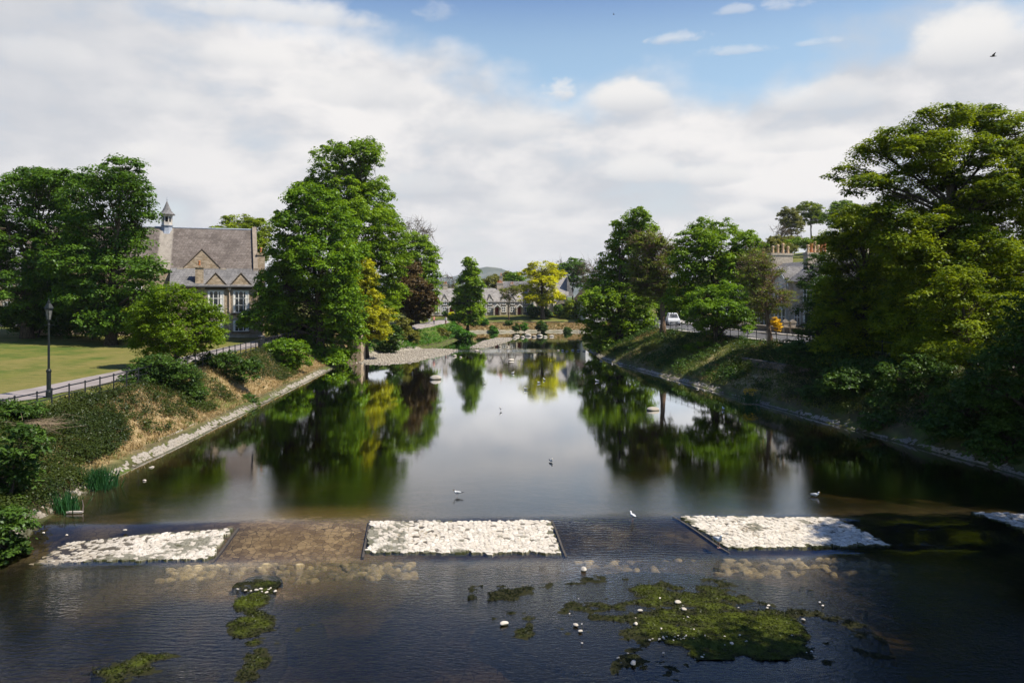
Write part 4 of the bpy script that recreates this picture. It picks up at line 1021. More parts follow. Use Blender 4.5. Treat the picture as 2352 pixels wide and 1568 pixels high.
# ------------------------------------------------------------------ ground cover nobody could count
def cover(name, label, cat, x0, x1, y0, y1, n, mask, leaf, h, size, nl, seed, tuft=.45):
    r = np.random.default_rng(seed)
    x = r.uniform(x0, x1, n); y = r.uniform(y0, y1, n)
    z, tl, tr, tf, riv, s = zland(x, y, True)
    p = mask(x, y, tl, tr, tf); k = r.random(n) < p
    x, y, z = x[k], y[k], z[k]
    hh = h * (.35 + .9 * fbm(x * .45, y * .45, seed)) * r.random(len(x)) ** .5
    T = np.stack([x, y, z + hh * .8], 1); s_ = tuft * r.uniform(.6, 1.3, len(x)); TR = np.stack([s_, s_, s_ * .6], 1)
    V, Fc, idx = leaves_geo(T, TR, nl, size, r, .6)
    tint = np.clip(fbm(T[idx, 0] * .5, T[idx, 1] * .5, seed + 1) * .9 + r.normal(size=len(idx)) * .2 - .05, 0, 1)
    o = mesh_np(name, V, Fc, [LM[leaf]], fattrs=dict(tint=tint))
    return tag(o, label, cat, None, 'stuff')
cover('bramble_undergrowth', 'dense dark bramble covering the near left bank', 'undergrowth', -26, -16.5, 9, 50, 16000,
      lambda x, y, tl, tr, tf: (tl > np.where(y < 35, .25, .9 + np.clip(y - 35, 0, 20) * .10)) * (tl < 5.2) * np.clip(1.5 - np.clip(y - 38, 0, 99) / 9, 0, 1) * (fbm(x * .5, y * .5, 70) > .30 + np.clip(y - 36, 0, 20) * .012), 'scrub', .75, .10, 24, 201, .36)
cover('bramble_undergrowth', 'brown and green scrub among the straw on the left bank', 'undergrowth', -27, -18, 38, 100, 9000,
      lambda x, y, tl, tr, tf: (tl > 1.2) * (tl < 5) * (fbm(x * .35, y * .35, 71) > .74 - .065 * tl), 'scrub', .5, .12, 20, 202, .34)
cover('nettle_undergrowth', 'bright green nettles covering the left river bend', 'undergrowth', -34, -8, 106, 178, 5200,
      lambda x, y, tl, tr, tf: (tl > .5) * (tl < np.where(y > 120, 3.4, 6.5)) * (.35 + .65 * (fbm(x * .3, y * .3, 72) > .42)), 'nettle', .9, .26, 16, 203, .55)
cover('shaded_undergrowth', 'dark undergrowth carpeting the shaded right bank', 'undergrowth', 20, 36, 22, 76, 8000,
      lambda x, y, tl, tr, tf: (tr > .8) * (tr < 8) * (fbm(x * .4, y * .4, 73) > .34), 'scrub', 1.1, .13, 22, 204, .42)
cover('shaded_undergrowth', 'green undergrowth patches among the grass of the right bank', 'undergrowth', 11, 30, 70, 130, 5200,
      lambda x, y, tl, tr, tf: (tr > .8) * (tr < 8) * (fbm(x * .3, y * .3, 74) > .48), 'shrub', .8, .18, 18, 205, .45)
def bank_grass(name, label, x0, x1, y0, y1, n, mask, hh, seed, w, strawk):
    r = np.random.default_rng(seed)
    x = r.uniform(x0, x1, n); y = r.uniform(y0, y1, n)
    z, tl, tr, tf, riv, s = zland(x, y, True)
    k = mask(x, y, tl, tr, tf) > r.random(n); x, y, z = x[k], y[k], z[k]
    st = (fbm(x * .22, y * .22, seed + 3) + .25 * r.random(len(x)) > strawk)
    blades(name, label, 'grass', np.stack([x, y, z - .02], 1), 5, hh, .10, ['grassb', 'straw'], seed, w, 'stuff', .6, base=st)
bank_grass('bank_grass', 'dry straw coloured grass on the left bank', -27, -18, 33, 104, 16000, lambda x, y, tl, tr, tf: (tl > .75) * (tl < 5.4) * 1., .26, 211, .022, .44)
bank_grass('bank_grass', 'rough green and straw grass on the right bank', 11, 31, 52, 130, 20000, lambda x, y, tl, tr, tf: (tr > .7) * (tr < 8.0) * 1., .36, 212, .026, .80)
bank_grass('bank_grass', 'dry grass on the bank across the river bend', -14, 40, 189, 200, 9000, lambda x, y, tl, tr, tf: (tf > .8) * (tf < 5.2) * 1., .35, 213, .06, .42)
bank_grass('verge_grass', 'short grass between the railing and the path', -34, -22, 36, 90, 7000, lambda x, y, tl, tr, tf: (tl > 5) * (tl < 7.2) * 1., .12, 214, .02, .55)
# ================================================================== masonry materials
def rubble(name, a, b, mortar, scale=3.2, aspect=(1., 1., 2.), warm=(.30, .22, .13)):
    m, t = newmat(name); p = t.obj(); q = t.scale(p, aspect)
    v = t.vor(q, scale, 'F1', 1); e = t.vor(q, scale, 'DISTANCE_TO_EDGE')
    s = t.n('ShaderNodeSeparateColor'); t.L.new(v, s.inputs[0])
    n1 = t.noise(p, .8, 5, .6); n2 = t.noise(p, 9., 4, .6)
    c = t.mix(s.outputs[0], a, b)
    c = t.mix(t.smooth(s.outputs[1], .75, .9, 0., .6), c, warm)
    c = t.mix(t.smooth(n1, .45, .7, 0., .45), c, tuple(k * .55 for k in a))
    c = t.mix(t.math('MULTIPLY', n2, .3), c, tuple(k * .5 for k in a))
    c = t.mix(t.smooth(e, .0, .05, .85, 0.), c, mortar)
    h = t.smooth(e, 0., .08)
    t.out(t.prin(c, .92, t.bump(t.math('ADD', h, t.math('MULTIPLY', n2, .6)), .03, .7), 0, .2)); return m
HALLST = rubble('hall_limestone', (.34, .265, .185), (.60, .48, .35), (.46, .385, .29), 2.6)
COTST = rubble('cottage_limestone', (.48, .44, .39), (.70, .65, .585), (.60, .55, .49), 2.4, warm=(.42, .33, .24))
WALLST = rubble('drystone', (.10, .09, .075), (.24, .21, .17), (.05, .045, .04), 3.5)
TERST = rubble('terrace_limestone', (.36, .32, .27), (.60, .54, .47), (.30, .27, .235), 1.8)
DRESS = plain('dressed_stone', (.40, .345, .275), .9, .25, 3., .6)
DRESSD = plain('weathered_lintel', (.105, .085, .065), .9, .3, 3., .5)
RENDERW = plain('white_render', (.74, .72, .68), .85, .12, 1.2, .3)
PAINTW = plain('white_paint', (.80, .79, .77), .5, .06, 4.)
CREAM = plain('cream_iron', (.62, .50, .40), .6, .12, 4.)
POTO = plain('orange_pot', (.52, .20, .075), .85, .25, 5.)
POTC = plain('buff_pot', (.56, .38, .22), .85, .2, 5.)
LEAD = plain('lead_sheet', (.33, .36, .42), .55, .2, 3., .3)
BLACKI = plain('black_iron', (.014, .016, .020), .45, .3, 5., .2, 0., .5)
REDD = plain('red_door', (.17, .018, .016), .5, .15, 3.)
DARKW = plain('dark_void', (.012, .012, .014), .8)
def slate(name, a, b, stain=None, course=4.2):
    m, t = newmat(name); p = t.obj()
    br = t.n('ShaderNodeTexBrick'); t.L.new(t.n('ShaderNodeTexCoord').outputs['UV'], br.inputs['Vector'])
    sx = t.n('ShaderNodeSeparateXYZ'); t.L.new(p, sx.inputs[0])
    cb = t.n('ShaderNodeCombineXYZ'); t.L.new(t.math('ADD', sx.outputs[0], t.math('MULTIPLY', sx.outputs[1], .37)), cb.inputs[0]); t.L.new(sx.outputs[2], cb.inputs[1])
    t.L.new(cb.outputs[0], br.inputs['Vector'])
    br.inputs['Scale'].default_value = 1.; br.inputs['Brick Width'].default_value = .42; br.inputs['Row Height'].default_value = .22
    br.inputs['Mortar Size'].default_value = .022; br.inputs['Mortar Smooth'].default_value = .3
    br.inputs['Color1'].default_value = (0, 0, 0, 1); br.inputs['Color2'].default_value = (1, 1, 1, 1); br.inputs['Mortar'].default_value = (.5, .5, .5, 1)
    n1 = t.noise(p, .55, 5, .62); n2 = t.noise(t.scale(p, (1., 1., .35)), 2.4, 5, .6)
    sp = t.n('ShaderNodeSeparateColor'); t.L.new(br.outputs['Color'], sp.inputs[0])
    c = t.mix(t.math('MULTIPLY', sp.outputs[0], .55), a, b)
    c = t.mix(t.smooth(n1, .42, .62, 0., .7), c, tuple(k * .62 for k in a))
    c = t.mix(t.smooth(n2, .5, .72, 0., .5), c, tuple(min(1, k * 1.25) for k in b))
    c = t.mix(t.math('MULTIPLY', br.outputs['Fac'], .6), c, tuple(k * .35 for k in a))
    if stain:
        x0, sl = stain; xs = t.math('SUBTRACT', sx.outputs[0], t.math('MULTIPLY', t.math('SUBTRACT', 14.2, sx.outputs[2]), sl))
        f = t.math('MULTIPLY', t.smooth(t.math('ABSOLUTE', t.math('SUBTRACT', xs, x0)), .95, .65), t.smooth(n2, .3, .6, .55, .95))
        c = t.mix(f, c, (.33, .295, .25))
    t.out(t.prin(c, .8, t.bump(t.math('SUBTRACT', n2, t.math('MULTIPLY', br.outputs['Fac'], .8)), .03, .8), 0, .3)); return m
SLATE = slate('stone_slate', (.135, .110, .096), (.225, .195, .175), (-8.35, -.02))
SLATEB = slate('blue_slate', (.16, .155, .155), (.27, .26, .26))
SLATEC = slate('grey_slate', (.27, .25, .235), (.42, .40, .375))
def glass_mat():
    m, t = newmat('window_glass'); p = t.obj()
    t.out(t.prin(t.mix(t.noise(p, 1.3, 2), (.012, .016, .024), (.05, .06, .075)), .08, None, 0, .6)); return m
GLASS = glass_mat()
def window(par, x, z, w, h, y=0., cols=3, rows=3, arch=False, surround=DRESS, bar=.07, sill=True, curtains=False, name='window', frame_col=None):
    """window on a wall in the plane y (outside is -y); pane sits behind the frame"""
    f = MB(); a, b = x - w / 2, x + w / 2
    f.box(a, a + bar, y - .10, y - .005, z, z + h); f.box(b - bar, b, y - .10, y - .005, z, z + h)
    f.box(a + bar, b - bar, y - .10, y - .005, z, z + bar); f.box(a + bar, b - bar, y - .10, y - .005, z + h - bar, z + h)
    iw = (w - 2 * bar) / cols; ih = (h - 2 * bar) / rows
    for i in range(1, cols): f.box(a + bar + i * iw - bar / 2, a + bar + i * iw + bar / 2, y - .092, y - .007, z + bar, z + h - bar)
    for j in range(1, rows): f.box(a + bar, b - bar, y - .084, y - .009, z + bar + j * ih - bar * .4, z + bar + j * ih + bar * .4)
    if arch:
        for i in range(cols):
            c0 = a + bar + i * iw + iw / 2; rr = iw / 2 - bar / 2; zt = z + h - bar
            for sg in (-1, 1):
                pts = [(c0 + sg * rr * 1.0, zt)] + [(c0 + sg * rr * math.sin(q), zt - rr + rr * math.cos(q)) for q in np.linspace(0, PI / 2, 6)]
                f.prism(pts, y - .088, y - .012)
    o = f.build(name, frame_col or PAINTW, par)
    p = MB(); p.box(a + .02, b - .02, y - .035, y + .02, z + .02, z + h - .02); p.build('pane', GLASS, o)
    if curtains:
        for c0, c1 in ((a + bar, a + bar + iw * .3), (b - bar - iw * .6, b - bar)): MB().box(c0, c1, y - .055, y - .037, z + bar, z + h - bar).build('curtain', PAINTW, o)
    if surround is not None:
        s = MB(); q = .16
        s.prism([(a - q, z - .05), (a - .002, z - .05), (a - .002, z + h + .002), (b + .002, z + h + .002), (b + .002, z - .05), (b + q, z - .05), (b + q, z + h + q), (a - q, z + h + q)], y - .05, y + .02)
        s.build('surround', surround, o)
    if sill:
        s = MB(); s.box(a - .2, b + .2, y - .16, y + .02, z - .17, z - .052); s.build('sill', DRESSD if surround is not None else PAINTW, o)
    return o
def roof_pair(par, name, x0, x1, y0, y1, ze, zr, mat, over=.25, t=.12, yr=None):
    """ridge along x"""
    yr = (y0 + y1) / 2 if yr is None else yr
    mb = MB(); k = (zr - ze) / (yr - y0); k2 = (zr - ze) / (y1 - yr)
    mb.prism([(y0 - over, ze - over * k), (yr, zr), (y1 + over, ze - over * k2), (y1 + over, ze - over * k2 + t), (yr, zr + t * 1.2), (y0 - over, ze - over * k + t)], x0, x1, axis='x')
    return mb.build(name, mat, par)
def gable_tri(par, name, xc, hw, y0, y1, z0, za, mat):
    mb = MB(); mb.prism([(xc - hw, z0), (xc + hw, z0), (xc, za)], y0, y1); return mb.build(name, mat, par)
def gable_roof(par, xc, hw, y0, y1, z0, za, mat, t=.10, over=.15, name='gablet_roof'):
    k = (za - z0) / hw; mb = MB()
    for sg in (-1, 1):
        mb.prism([(xc, za), (xc + sg * (hw + over), z0 - over * k), (xc + sg * (hw + over), z0 - over * k + t), (xc, za + t * 1.3)], y0, y1)
    return mb.build(name, mat, par)
def chimney(par, x, y, z0, z1, w, d, pots, mat=DRESS, pot_h=.8, pot_mats=(POTO,), pr=.13):
    mb = MB(); mb.box(x - w / 2, x + w / 2, y - d / 2, y + d / 2, z0, z1 - .3); mb.box(x - w / 2 - .1, x + w / 2 + .1, y - d / 2 - .1, y + d / 2 + .1, z1 - .3, z1 - .1); mb.box(x - w / 2 - .03, x + w / 2 + .03, y - d / 2 - .03, y + d / 2 + .03, z1 - .1, z1)
    o = mb.build('chimney', mat, par)
    along = w >= d
    for i in range(pots):
        q = ((i + .5) / pots - .5) * (max(w, d) - .25)
        px, py = (x + q, y) if along else (x, y + q)
        p = MB(); hh = pot_h * (1 + .18 * ((i * 7) % 3 - 1)); p.lathe([(pr * 1.15, 0), (pr, .1), (pr * .8, hh * .7), (pr * 1.0, hh * .78), (pr * 1.15, hh * .9), (pr * .9, hh)], (px, py, z1), 10)
        p.build('chimney_pot', pot_mats[i % len(pot_mats)], o, smooth=True)
    return o

# ================================================================== the turreted hall
def hall():
    b = at(540, 772, 100); z0 = zl(b[0], b[1]) - .1
    e = thing('stone_hall', 'grey stone hall with twin gablets and a ridge turret on the left lawn', 'hall', (b[0], b[1], z0), R(20))
    k = lambda px: (px - 540) / 18.3 / math.cos(R(20))
    w = MB(); w.box(-7.7, 3.1, 0, 3.2, 0, 6.5); w.prism([(0, 6.5), (3.2, 6.5), (3.2, 8.6)], -7.6, 3.0, axis='x')
    w.box(-24, 2.6, 3.2, 13, 0, 8.6); w.prism([(3.2, 8.6), (13, 8.6), (8.1, 14.0)], -24, 2.55, axis='x')
    w.build('wall', HALLST, e)
    r = MB(); r.slab((-7.6, -.35, 6.45), (3.0, -.35, 6.45), (3.0, 3.15, 8.75), (-7.6, 3.15, 8.75), .10); r.build('lower_roof', SLATEB, e)
    roof_pair(e, 'roof', -24, 2.3, 3.2, 13, 8.65, 14.15, SLATE, .15)
    cp = MB()
    for y0, y1 in ((2.95, 8.1), (13.2, 8.1)):
        cp.slab((2.3, y0, 8.75), (2.85, y0, 8.75), (2.85, y1, 14.55), (2.3, y1, 14.55), .22)
    cp.box(2.25, 2.9, 2.7, 3.3, 7.9, 8.9); cp.build('gable_coping', plain('weathered_coping', (.26, .215, .17), .9, .3, 2., .5), e)
    rd = MB(); rd.tube([(-24, 8.1, 14.32), (2.3, 8.1, 14.32)], .12, 6); rd.build('ridge_tile', LEAD, e)
    for px in (500.8, 552):
        x = k(px) ; gable_tri(e, 'gablet', x, 1.32, -.10, 1.6, 6.5, 8.0, HALLST); gable_roof(e, x, 1.34, -.16, 2.2, 6.58, 8.12, DRESSD, .12, .12)
    x = k(472); gable_tri(e, 'dormer_gable', x, 2.3, 3.05, 6.2, 8.7, 11.1, HALLST); gable_roof(e, x, 2.3, 3.0, 6.2, 8.75, 11.2, DRESSD, .12, .35, 'dormer_roof')
    for sg in (-1, 1): MB().box(k(472) + sg * 2.55 - .35, k(472) + sg * 2.55 + .35, 2.85, 3.4, 8.62, 8.85).build('kneeler', DRESS, e)
    xa, xb = k(500.8), k(552)
    for x, z, hh, rows in ((xa, 3.2, 2.75, 3), (xb, 3.2, 2.75, 3), (xa, .85, 1.4, 2), (xb, .85, 1.4, 2)):
        window(e, x, z, 1.85, hh, 0, 3, rows, rows == 3, DRESS, .09, True, True)
    for x in (xa, xb): MB().box(x - 1.25, x + 1.25, -.12, .02, 6.14, 6.42).build('lintel', DRESSD, e)
    for x in (xa, xb):
        l2 = MB(); l2.box(x - 1.1, x + 1.1, -.09, .02, 2.3, 2.55); l2.build('lintel', DRESS, e)
    for x in (-7.72, 3.12):
        q = MB(); prof = []
        for i in range(10):
            w_ = .3 if i % 2 else .2; prof += [(w_, .05 + i * .64), (w_, .69 + i * .64)]
        q.prism([(x + a, z) for a, z in prof] + [(x - a, z) for a, z in prof[::-1]], -.04, .3); q.build('quoin', DRESS, e)
    pl = MB(); pl.box(-7.85, 3.25, -.14, 0, 0, .45); pl.build('plinth', DRESS, e)
    dp = MB(); xd = k(528.5); dp.tube([(xd, -.14, .02), (xd, -.14, 6.0)], .07, 8); dp.box(xd - .2, xd + .2, -.3, -.02, 6.0, 6.35); dp.build('downpipe', CREAM, e)
    gt = MB(); gt.tube([(-7.7, -.42, 6.42), (3.1, -.42, 6.42)], .08, 6); gt.build('gutter', BLACKI, e)
    chimney(e, k(468), .45, 5.6, 9.1, .95, .75, 1, HALLST, .7)
    chimney(e, 3.3, 4.6, 0, 11.0, .95, 1.0, 1, HALLST, .85)
    bt = MB(); bt.prism([(2.9, 0), (6.0, 0), (6.0, 7.6), (5.2, 7.6), (2.9, 1.2)], 2.6, 3.4, axis='x'); bt.build('buttress', HALLST, e)
    # side windows of the long range behind the trees
    for i in range(5): window(e, -11.5 - i * 2.6, 4.6, 1.2, 2.4, 3.2, 2, 3, False, DRESS, .08)
    # turret
    xt, yt = -8.35, 8.1
    t = MB(); t.lathe([(1.05, 0), (.72, 1.1), (.66, 1.75), (.80, 1.8), (.80, 1.9)], (xt, yt, 12.7), 8, 0, PI / 8)
    tb = t.build('turret', LEAD, e)
    p = MB(); 
    for i in range(8):
        a = i * PI / 4 + PI / 8; p.box(xt + .62 * math.cos(a) - .07, xt + .62 * math.cos(a) + .07, yt + .62 * math.sin(a) - .07, yt + .62 * math.sin(a) + .07, 14.55, 15.95)
    p.lathe([(.68, 0), (.68, .45)], (xt, yt, 14.55), 8, 0, PI / 8); p.lathe([(.7, 0), (.74, .12), (.74, .3)], (xt, yt, 15.7), 8, 0, PI / 8)
    p.build('louvre_stage', plain('weathered_white', (.58, .53, .47), .8, .2, 4.), tb)
    v = MB(); v.lathe([(.5, 0), (.5, .85)], (xt, yt, 14.9), 8, 0, PI / 8); v.build('louvre', DARKW, tb)
    s = MB(); s.lathe([(1.08, 0), (1.06, .07), (.62, .5), (.36, 1.05), (.07, 1.75), (.05, 1.82)], (xt, yt, 15.95), 8, 0, PI / 8); s.build('spire', SLATEB, tb)
    fn = MB(); fn.tube([(xt, yt, 17.75), (xt, yt, 18.4)], [.04, .015], 6); fn.lathe([(.02, 0), (.1, .07), (.02, .16)], (xt, yt, 17.88), 8); fn.build('finial', LEAD, tb)
hall()

# ================================================================== cottages by the far lawn
DC = 212.
def cottage(cx_px, label, i):
    x = (cx_px - CX) / F * DC; dy = DC + (x - 2) * math.tan(R(13)); x *= dy / DC; z0 = zl(x, DC) - .05
    e = thing('stone_cottage', label, 'cottage', (x, dy, z0), R(13), 'cottages of the row across the bend')
    W = 3.0
    w = MB(); w.box(-W, W, 0, 6.4, 0, 3.75); w.build('wall', COTST, e)
    roof_pair(e, 'roof', -W, W, 0, 6.4, 3.75, 7.0, SLATEC, .3, .12)
    for x in (-1.75, 1.95):
        gable_tri(e, 'gable', x, .95, -.06, 3.2, 3.7, 5.35, COTST); gable_roof(e, x, .98, -.12, 3.3, 3.72, 5.45, SLATEC, .1, .2)
        MB().prism([(x - 1.15, 3.45), (x, 5.42), (x + 1.15, 3.45), (x + 1.15, 3.28), (x, 5.22), (x - 1.15, 3.28)], -.18, -.125).build('bargeboard', DRESSD, e)
        window(e, x, 2.75, 1.0, 1.35, -.06, 2, 2, False, DRESS, .13); window(e, x, .75, 1.15, 1.5, 0., 2, 2, False, DRESS, .14)
    p = MB()
    n = 10; out = [(1.0, 0), (1.0, 1.75)] + [(1.0 * math.cos(a) * .98, 1.75 + .95 * math.sin(a)) for a in np.linspace(.2, PI / 2, 5)]
    inn = [(.62, 0), (.62, 1.6)] + [(.62 * math.cos(a), 1.6 + .62 * math.sin(a)) for a in np.linspace(.2, PI / 2, 5)]
    poly = out + [(-a, b) for a, b in out[::-1][1:]] + [(-a, b) for a, b in inn] + [(a, b) for a, b in inn[::-1][1:]]
    for k in range(len(out) - 1):
        for sg in (-1, 1): p.prism([(sg * out[k][0], out[k][1]), (sg * out[k + 1][0], out[k + 1][1]), (sg * inn[k + 1][0], inn[k + 1][1]), (sg * inn[k][0], inn[k][1])], -1.0, .02)
    pc = p.build('porch', DRESS, e)
    gable_roof(e, 0, .95, -1.15, .02, 2.05, 2.95, SLATEC, .1, .25, 'porch_roof')
    hd = MB(); hd.prism([(-1.05, 1.95), (0, 2.95), (1.05, 1.95), (1.05, 1.75), (0, 2.72), (-1.05, 1.75)], -1.22, -1.16); hd.build('porch_bargeboard', PAINTW, e)
    d = MB(); d.box(-.5, .5, -.06, .02, 0, 2.0); d.build('door', REDD, e)
    for x in (-2.85, .95): MB().tube([(x, -.1, 0), (x, -.1, 3.5)], .07, 6).build('downpipe', PAINTW, e)
    if i in (1,): chimney(e, 1.6, 3.2, 5.9, 8.6, 1.7, .8, 4, DRESS, .6)
    elif i in (0, 3): chimney(e, -1.2, 3.2, 5.9, 8.3, 1.2, .8, 2, DRESS, .6)
cottage(1192, 'stone cottage next to the yellow sycamore, red door under its porch', 0)
cottage(1140.3, 'stone cottage with the wide four pot chimney, just right of the narrow tree', 1)
cottage(1088.5, 'stone cottage almost hidden behind the narrow tree', 2)
cottage(1036.8, 'stone cottage left of the narrow tree, behind the walkers', 3)
cottage(985, 'stone cottage behind the copper tree at the end of the row', 4)
def chapel():
    x = (1262 - CX) / F * 211; z0 = zl(x, 211) - .05; k = lambda px: (px - 1262) / F * 211
    e = thing('stone_chapel', 'steep roofed stone chapel with an arched porch right of the cottages', 'chapel', (x, 211, z0))
    w = MB(); w.box(k(1218), k(1302), -.6, 9, 0, 5.4); w.prism([(-.6, 5.4), (9, 5.4), (4.2, 10.4)], k(1218), k(1302), axis='x'); w.build('wall', COTST, e)
    roof_pair(e, 'roof', k(1218), k(1306), -.6, 9, 5.4, 10.5, SLATEC, .3, .14)
    hp = MB(); hp.prism([(k(1302), 5.2), (k(1318), 5.2), (k(1303), 10.3)], .2, 8.4); hp.build('hipped_end', SLATEC, e)
    for px in (1236, 1254):
        f = MB(); f.prism([(k(px) - .3, 1.4), (k(px) + .3, 1.4), (k(px) + .3, 4.2), (k(px), 4.9), (k(px) - .3, 4.2)], -.68, -.60); fo = f.build('lancet_window', GLASS, e)
        for sg in (-1, 1): MB().box(k(px) + sg * .42 - .12, k(px) + sg * .42 + .12, -.72, -.6, 1.3, 4.3).build('jamb', DRESS, fo)
    for px in (1228, 1246, 1273):
        b = MB(); b.prism([(-1.5, 0), (-.6, 0), (-.6, 4.8), (-1.1, 3.4), (-1.5, 2.6)], k(px) - .3, k(px) + .3, axis='x'); b.build('buttress', COTST, e)
    p = MB(); xc = k(1293)
    for sg in (-1, 1): p.box(xc + sg * 1.25 - .5, xc + sg * 1.25 + .5, -3.4, -.6, 0, 3.2)
    p.prism([(xc - 1.75, 3.2), (xc + 1.75, 3.2), (xc, 5.2)], -3.4, -.6); p.build('porch', DRESS, e)
    gable_roof(e, xc, 1.75, -3.6, -.55, 3.2, 5.3, SLATEC, .12, .3, 'porch_roof')
    d = MB(); d.prism([(xc - .72, 0), (xc + .72, 0), (xc + .72, 2.1), (xc + .4, 2.8), (xc, 3.15), (xc - .4, 2.8), (xc - .72, 2.1)], -3.3, -3.2); d.build('doorway', DARKW, e)
chapel()
def back_roof():
    x = (1200 - CX) / F * 228; z0 = zl(x, 228)
    e = thing('stone_house', 'long grey roofed stone house standing behind the cottages', 'house', (x, 228, z0))
    w = MB(); w.box(-7, 7, 0, 7, 0, 6.2); w.prism([(0, 6.2), (7, 6.2), (3.5, 9.0)], -7, 7, axis='x'); w.build('wall', COTST, e)
    roof_pair(e, 'roof', -7, 7.1, 0, 7, 6.25, 9.15, SLATEB, .25); chimney(e, -6.2, 3.5, 8.0, 10.9, .9, 1.6, 3, DRESS, .7)
    for i in range(4): window(e, -4.6 + i * 3, 3.6, 1.0, 1.5, 0, 2, 2)
back_roof()
def gabled_house():
    x = (1362 - CX) / F * 196; z0 = zl(x, 196) - .3
    e = thing('white_house', 'white walled house with a steep brown roof on the far bank', 'house', (x, 196, z0), R(12))
    w = MB(); w.box(-1.9, 6, 0, 9, 0, 6.4); w.prism([(-1.9, 6.4), (6, 6.4), (2.05, 11)], 0, 9); w.build('wall', RENDERW, e)
    gable_roof(e, 2.05, 3.95, -.35, 9.2, 6.4, 11.1, plain('brown_tile', (.15, .095, .07), .9, .35, 3., .5), .16, .5, 'roof')
    window(e, 0, 3.8, 1.2, 1.6, 0, 2, 2, False, None, .1); window(e, 3.6, 3.8, 1.2, 1.6, 0, 2, 2, False, None, .1)
gabled_house()
def simple_house(name, label, loc, rz, W, D_, hw, hr, mat, nwin):
    e = thing(name, label, 'house', loc, rz)
    w = MB(); w.box(-W, W, 0, D_, 0, hw); w.prism([(0, hw), (D_, hw), (D_ / 2, hr)], -W, W, axis='x'); w.build('wall', mat, e)
    roof_pair(e, 'roof', -W - .1, W + .1, 0, D_, hw, hr + .1, SLATEB, .3); chimney(e, -W + .8, D_ / 2, hr - .8, hr + 2, .9, 1.4, 3, DRESS, .7)
    for i in range(nwin):
        for z in (1.0, 4.0): window(e, -W + (i + .5) * 2 * W / nwin, z, 1.2, 1.9, 0, 2, 3, False, DRESS, .08)
    return e
x = (45 - CX) / F * 136
simple_house('stone_house', 'warm stone house glimpsed behind the parked cars', (x, 136, zl(x, 134)), R(4), 16, 9, 7, 11, HALLST, 8)

# ================================================================== terrace along the road on the right
def terrace(i, yc_, label):
    xc = float(xr(yc_)) + 24.5; dxy = (float(xr(yc_ + 5)) - float(xr(yc_ - 5))) / 10
    z0 = zl(xc, yc_)
    e = thing('terrace_house', label, 'house', (xc, yc_, z0 - .1), R(-78) - math.atan(dxy), 'terrace along the riverside road')
    W = 6.08
    w = MB(); w.box(-W, W, 0, 9, 0, 6.6); w.build('wall', TERST, e)
    roof_pair(e, 'roof', -W, W, 0, 9, 6.6, 9.3, SLATEB, .35)
    pm = (POTC, POTO, POTC, POTC, POTO, POTO) if i % 2 else (POTC, POTC, POTC)
    chimney(e, -W + .35, 4.3, 6.2, 10.3 if i % 2 else 10.9, .8, 3.6, 6 if i % 2 else 4, DRESS, 1.25, pm, .19)
    # two storey bay under its own gable
    xb = 2.3
    b = MB(); b.prism([(xb - 2.0, 0), (xb - 1.3, -1.0), (xb + 1.3, -1.0), (xb + 2.0, 0)], 0, 6.2, axis='z'); b.build('bay', RENDERW, e)
    gable_tri(e, 'bay_gable', xb, 2.2, -.9, 3.6, 6.2, 8.4, RENDERW); gable_roof(e, xb, 2.25, -1.35, 3.8, 6.2, 8.5, SLATEB, .12, .35, 'bay_roof')
    MB().prism([(xb - 2.6, 5.85), (xb, 8.5), (xb + 2.6, 5.85), (xb + 2.6, 5.6), (xb, 8.2), (xb - 2.6, 5.6)], -1.45, -1.37).build('bargeboard', PAINTW, e)
    for z, hh in ((.7, 2.3), (3.8, 1.9)):
        for dx in (-.85, 0, .85): window(e, xb + dx, z, .78, hh, -1.0, 1, 2, False, None, .09, False)
    for dx in (-1.3, -.43, .43, 1.3): MB().box(xb + dx - .09, xb + dx + .09, -1.14, -1.0, 0.3, 6.1).build('pilaster', PAINTW, e)
    window(e, -2.6, 3.8, 1.2, 2.0, 0, 2, 2, False, DRESS, .08); window(e, -4.3, .9, 1.1, 2.0, 0, 2, 2, False, DRESS, .08)
    d = MB(); d.box(-2.9, -1.9, -.05, .02, .1, 2.4); d.build('door', plain('green_door', (.02, .05, .035), .4), e)
    MB().prism([(-3.1, 0), (-2.902, 0), (-2.902, 2.5), (-1.898, 2.5), (-1.898, 0), (-1.7, 0), (-1.7, 2.85), (-3.1, 2.85)], -.16, .02).build('door_case', PAINTW, e)
for i, (y, lab) in enumerate(((62, 'terrace house with white bay glimpsed through the giant maple'), (74, 'terrace house hidden behind the sunlit maples'), (86, 'terrace house mostly hidden behind the blossoming may tree'),
                              (98, 'pale terrace house with white bay seen through the bare branched tree'), (110, 'terrace house whose six tall chimney pots stand over the roofs'),
                              (122, 'terrace house behind the low spreading tree'), (134, 'terrace house at the far end behind the round green tree'))): terrace(i, y, lab)
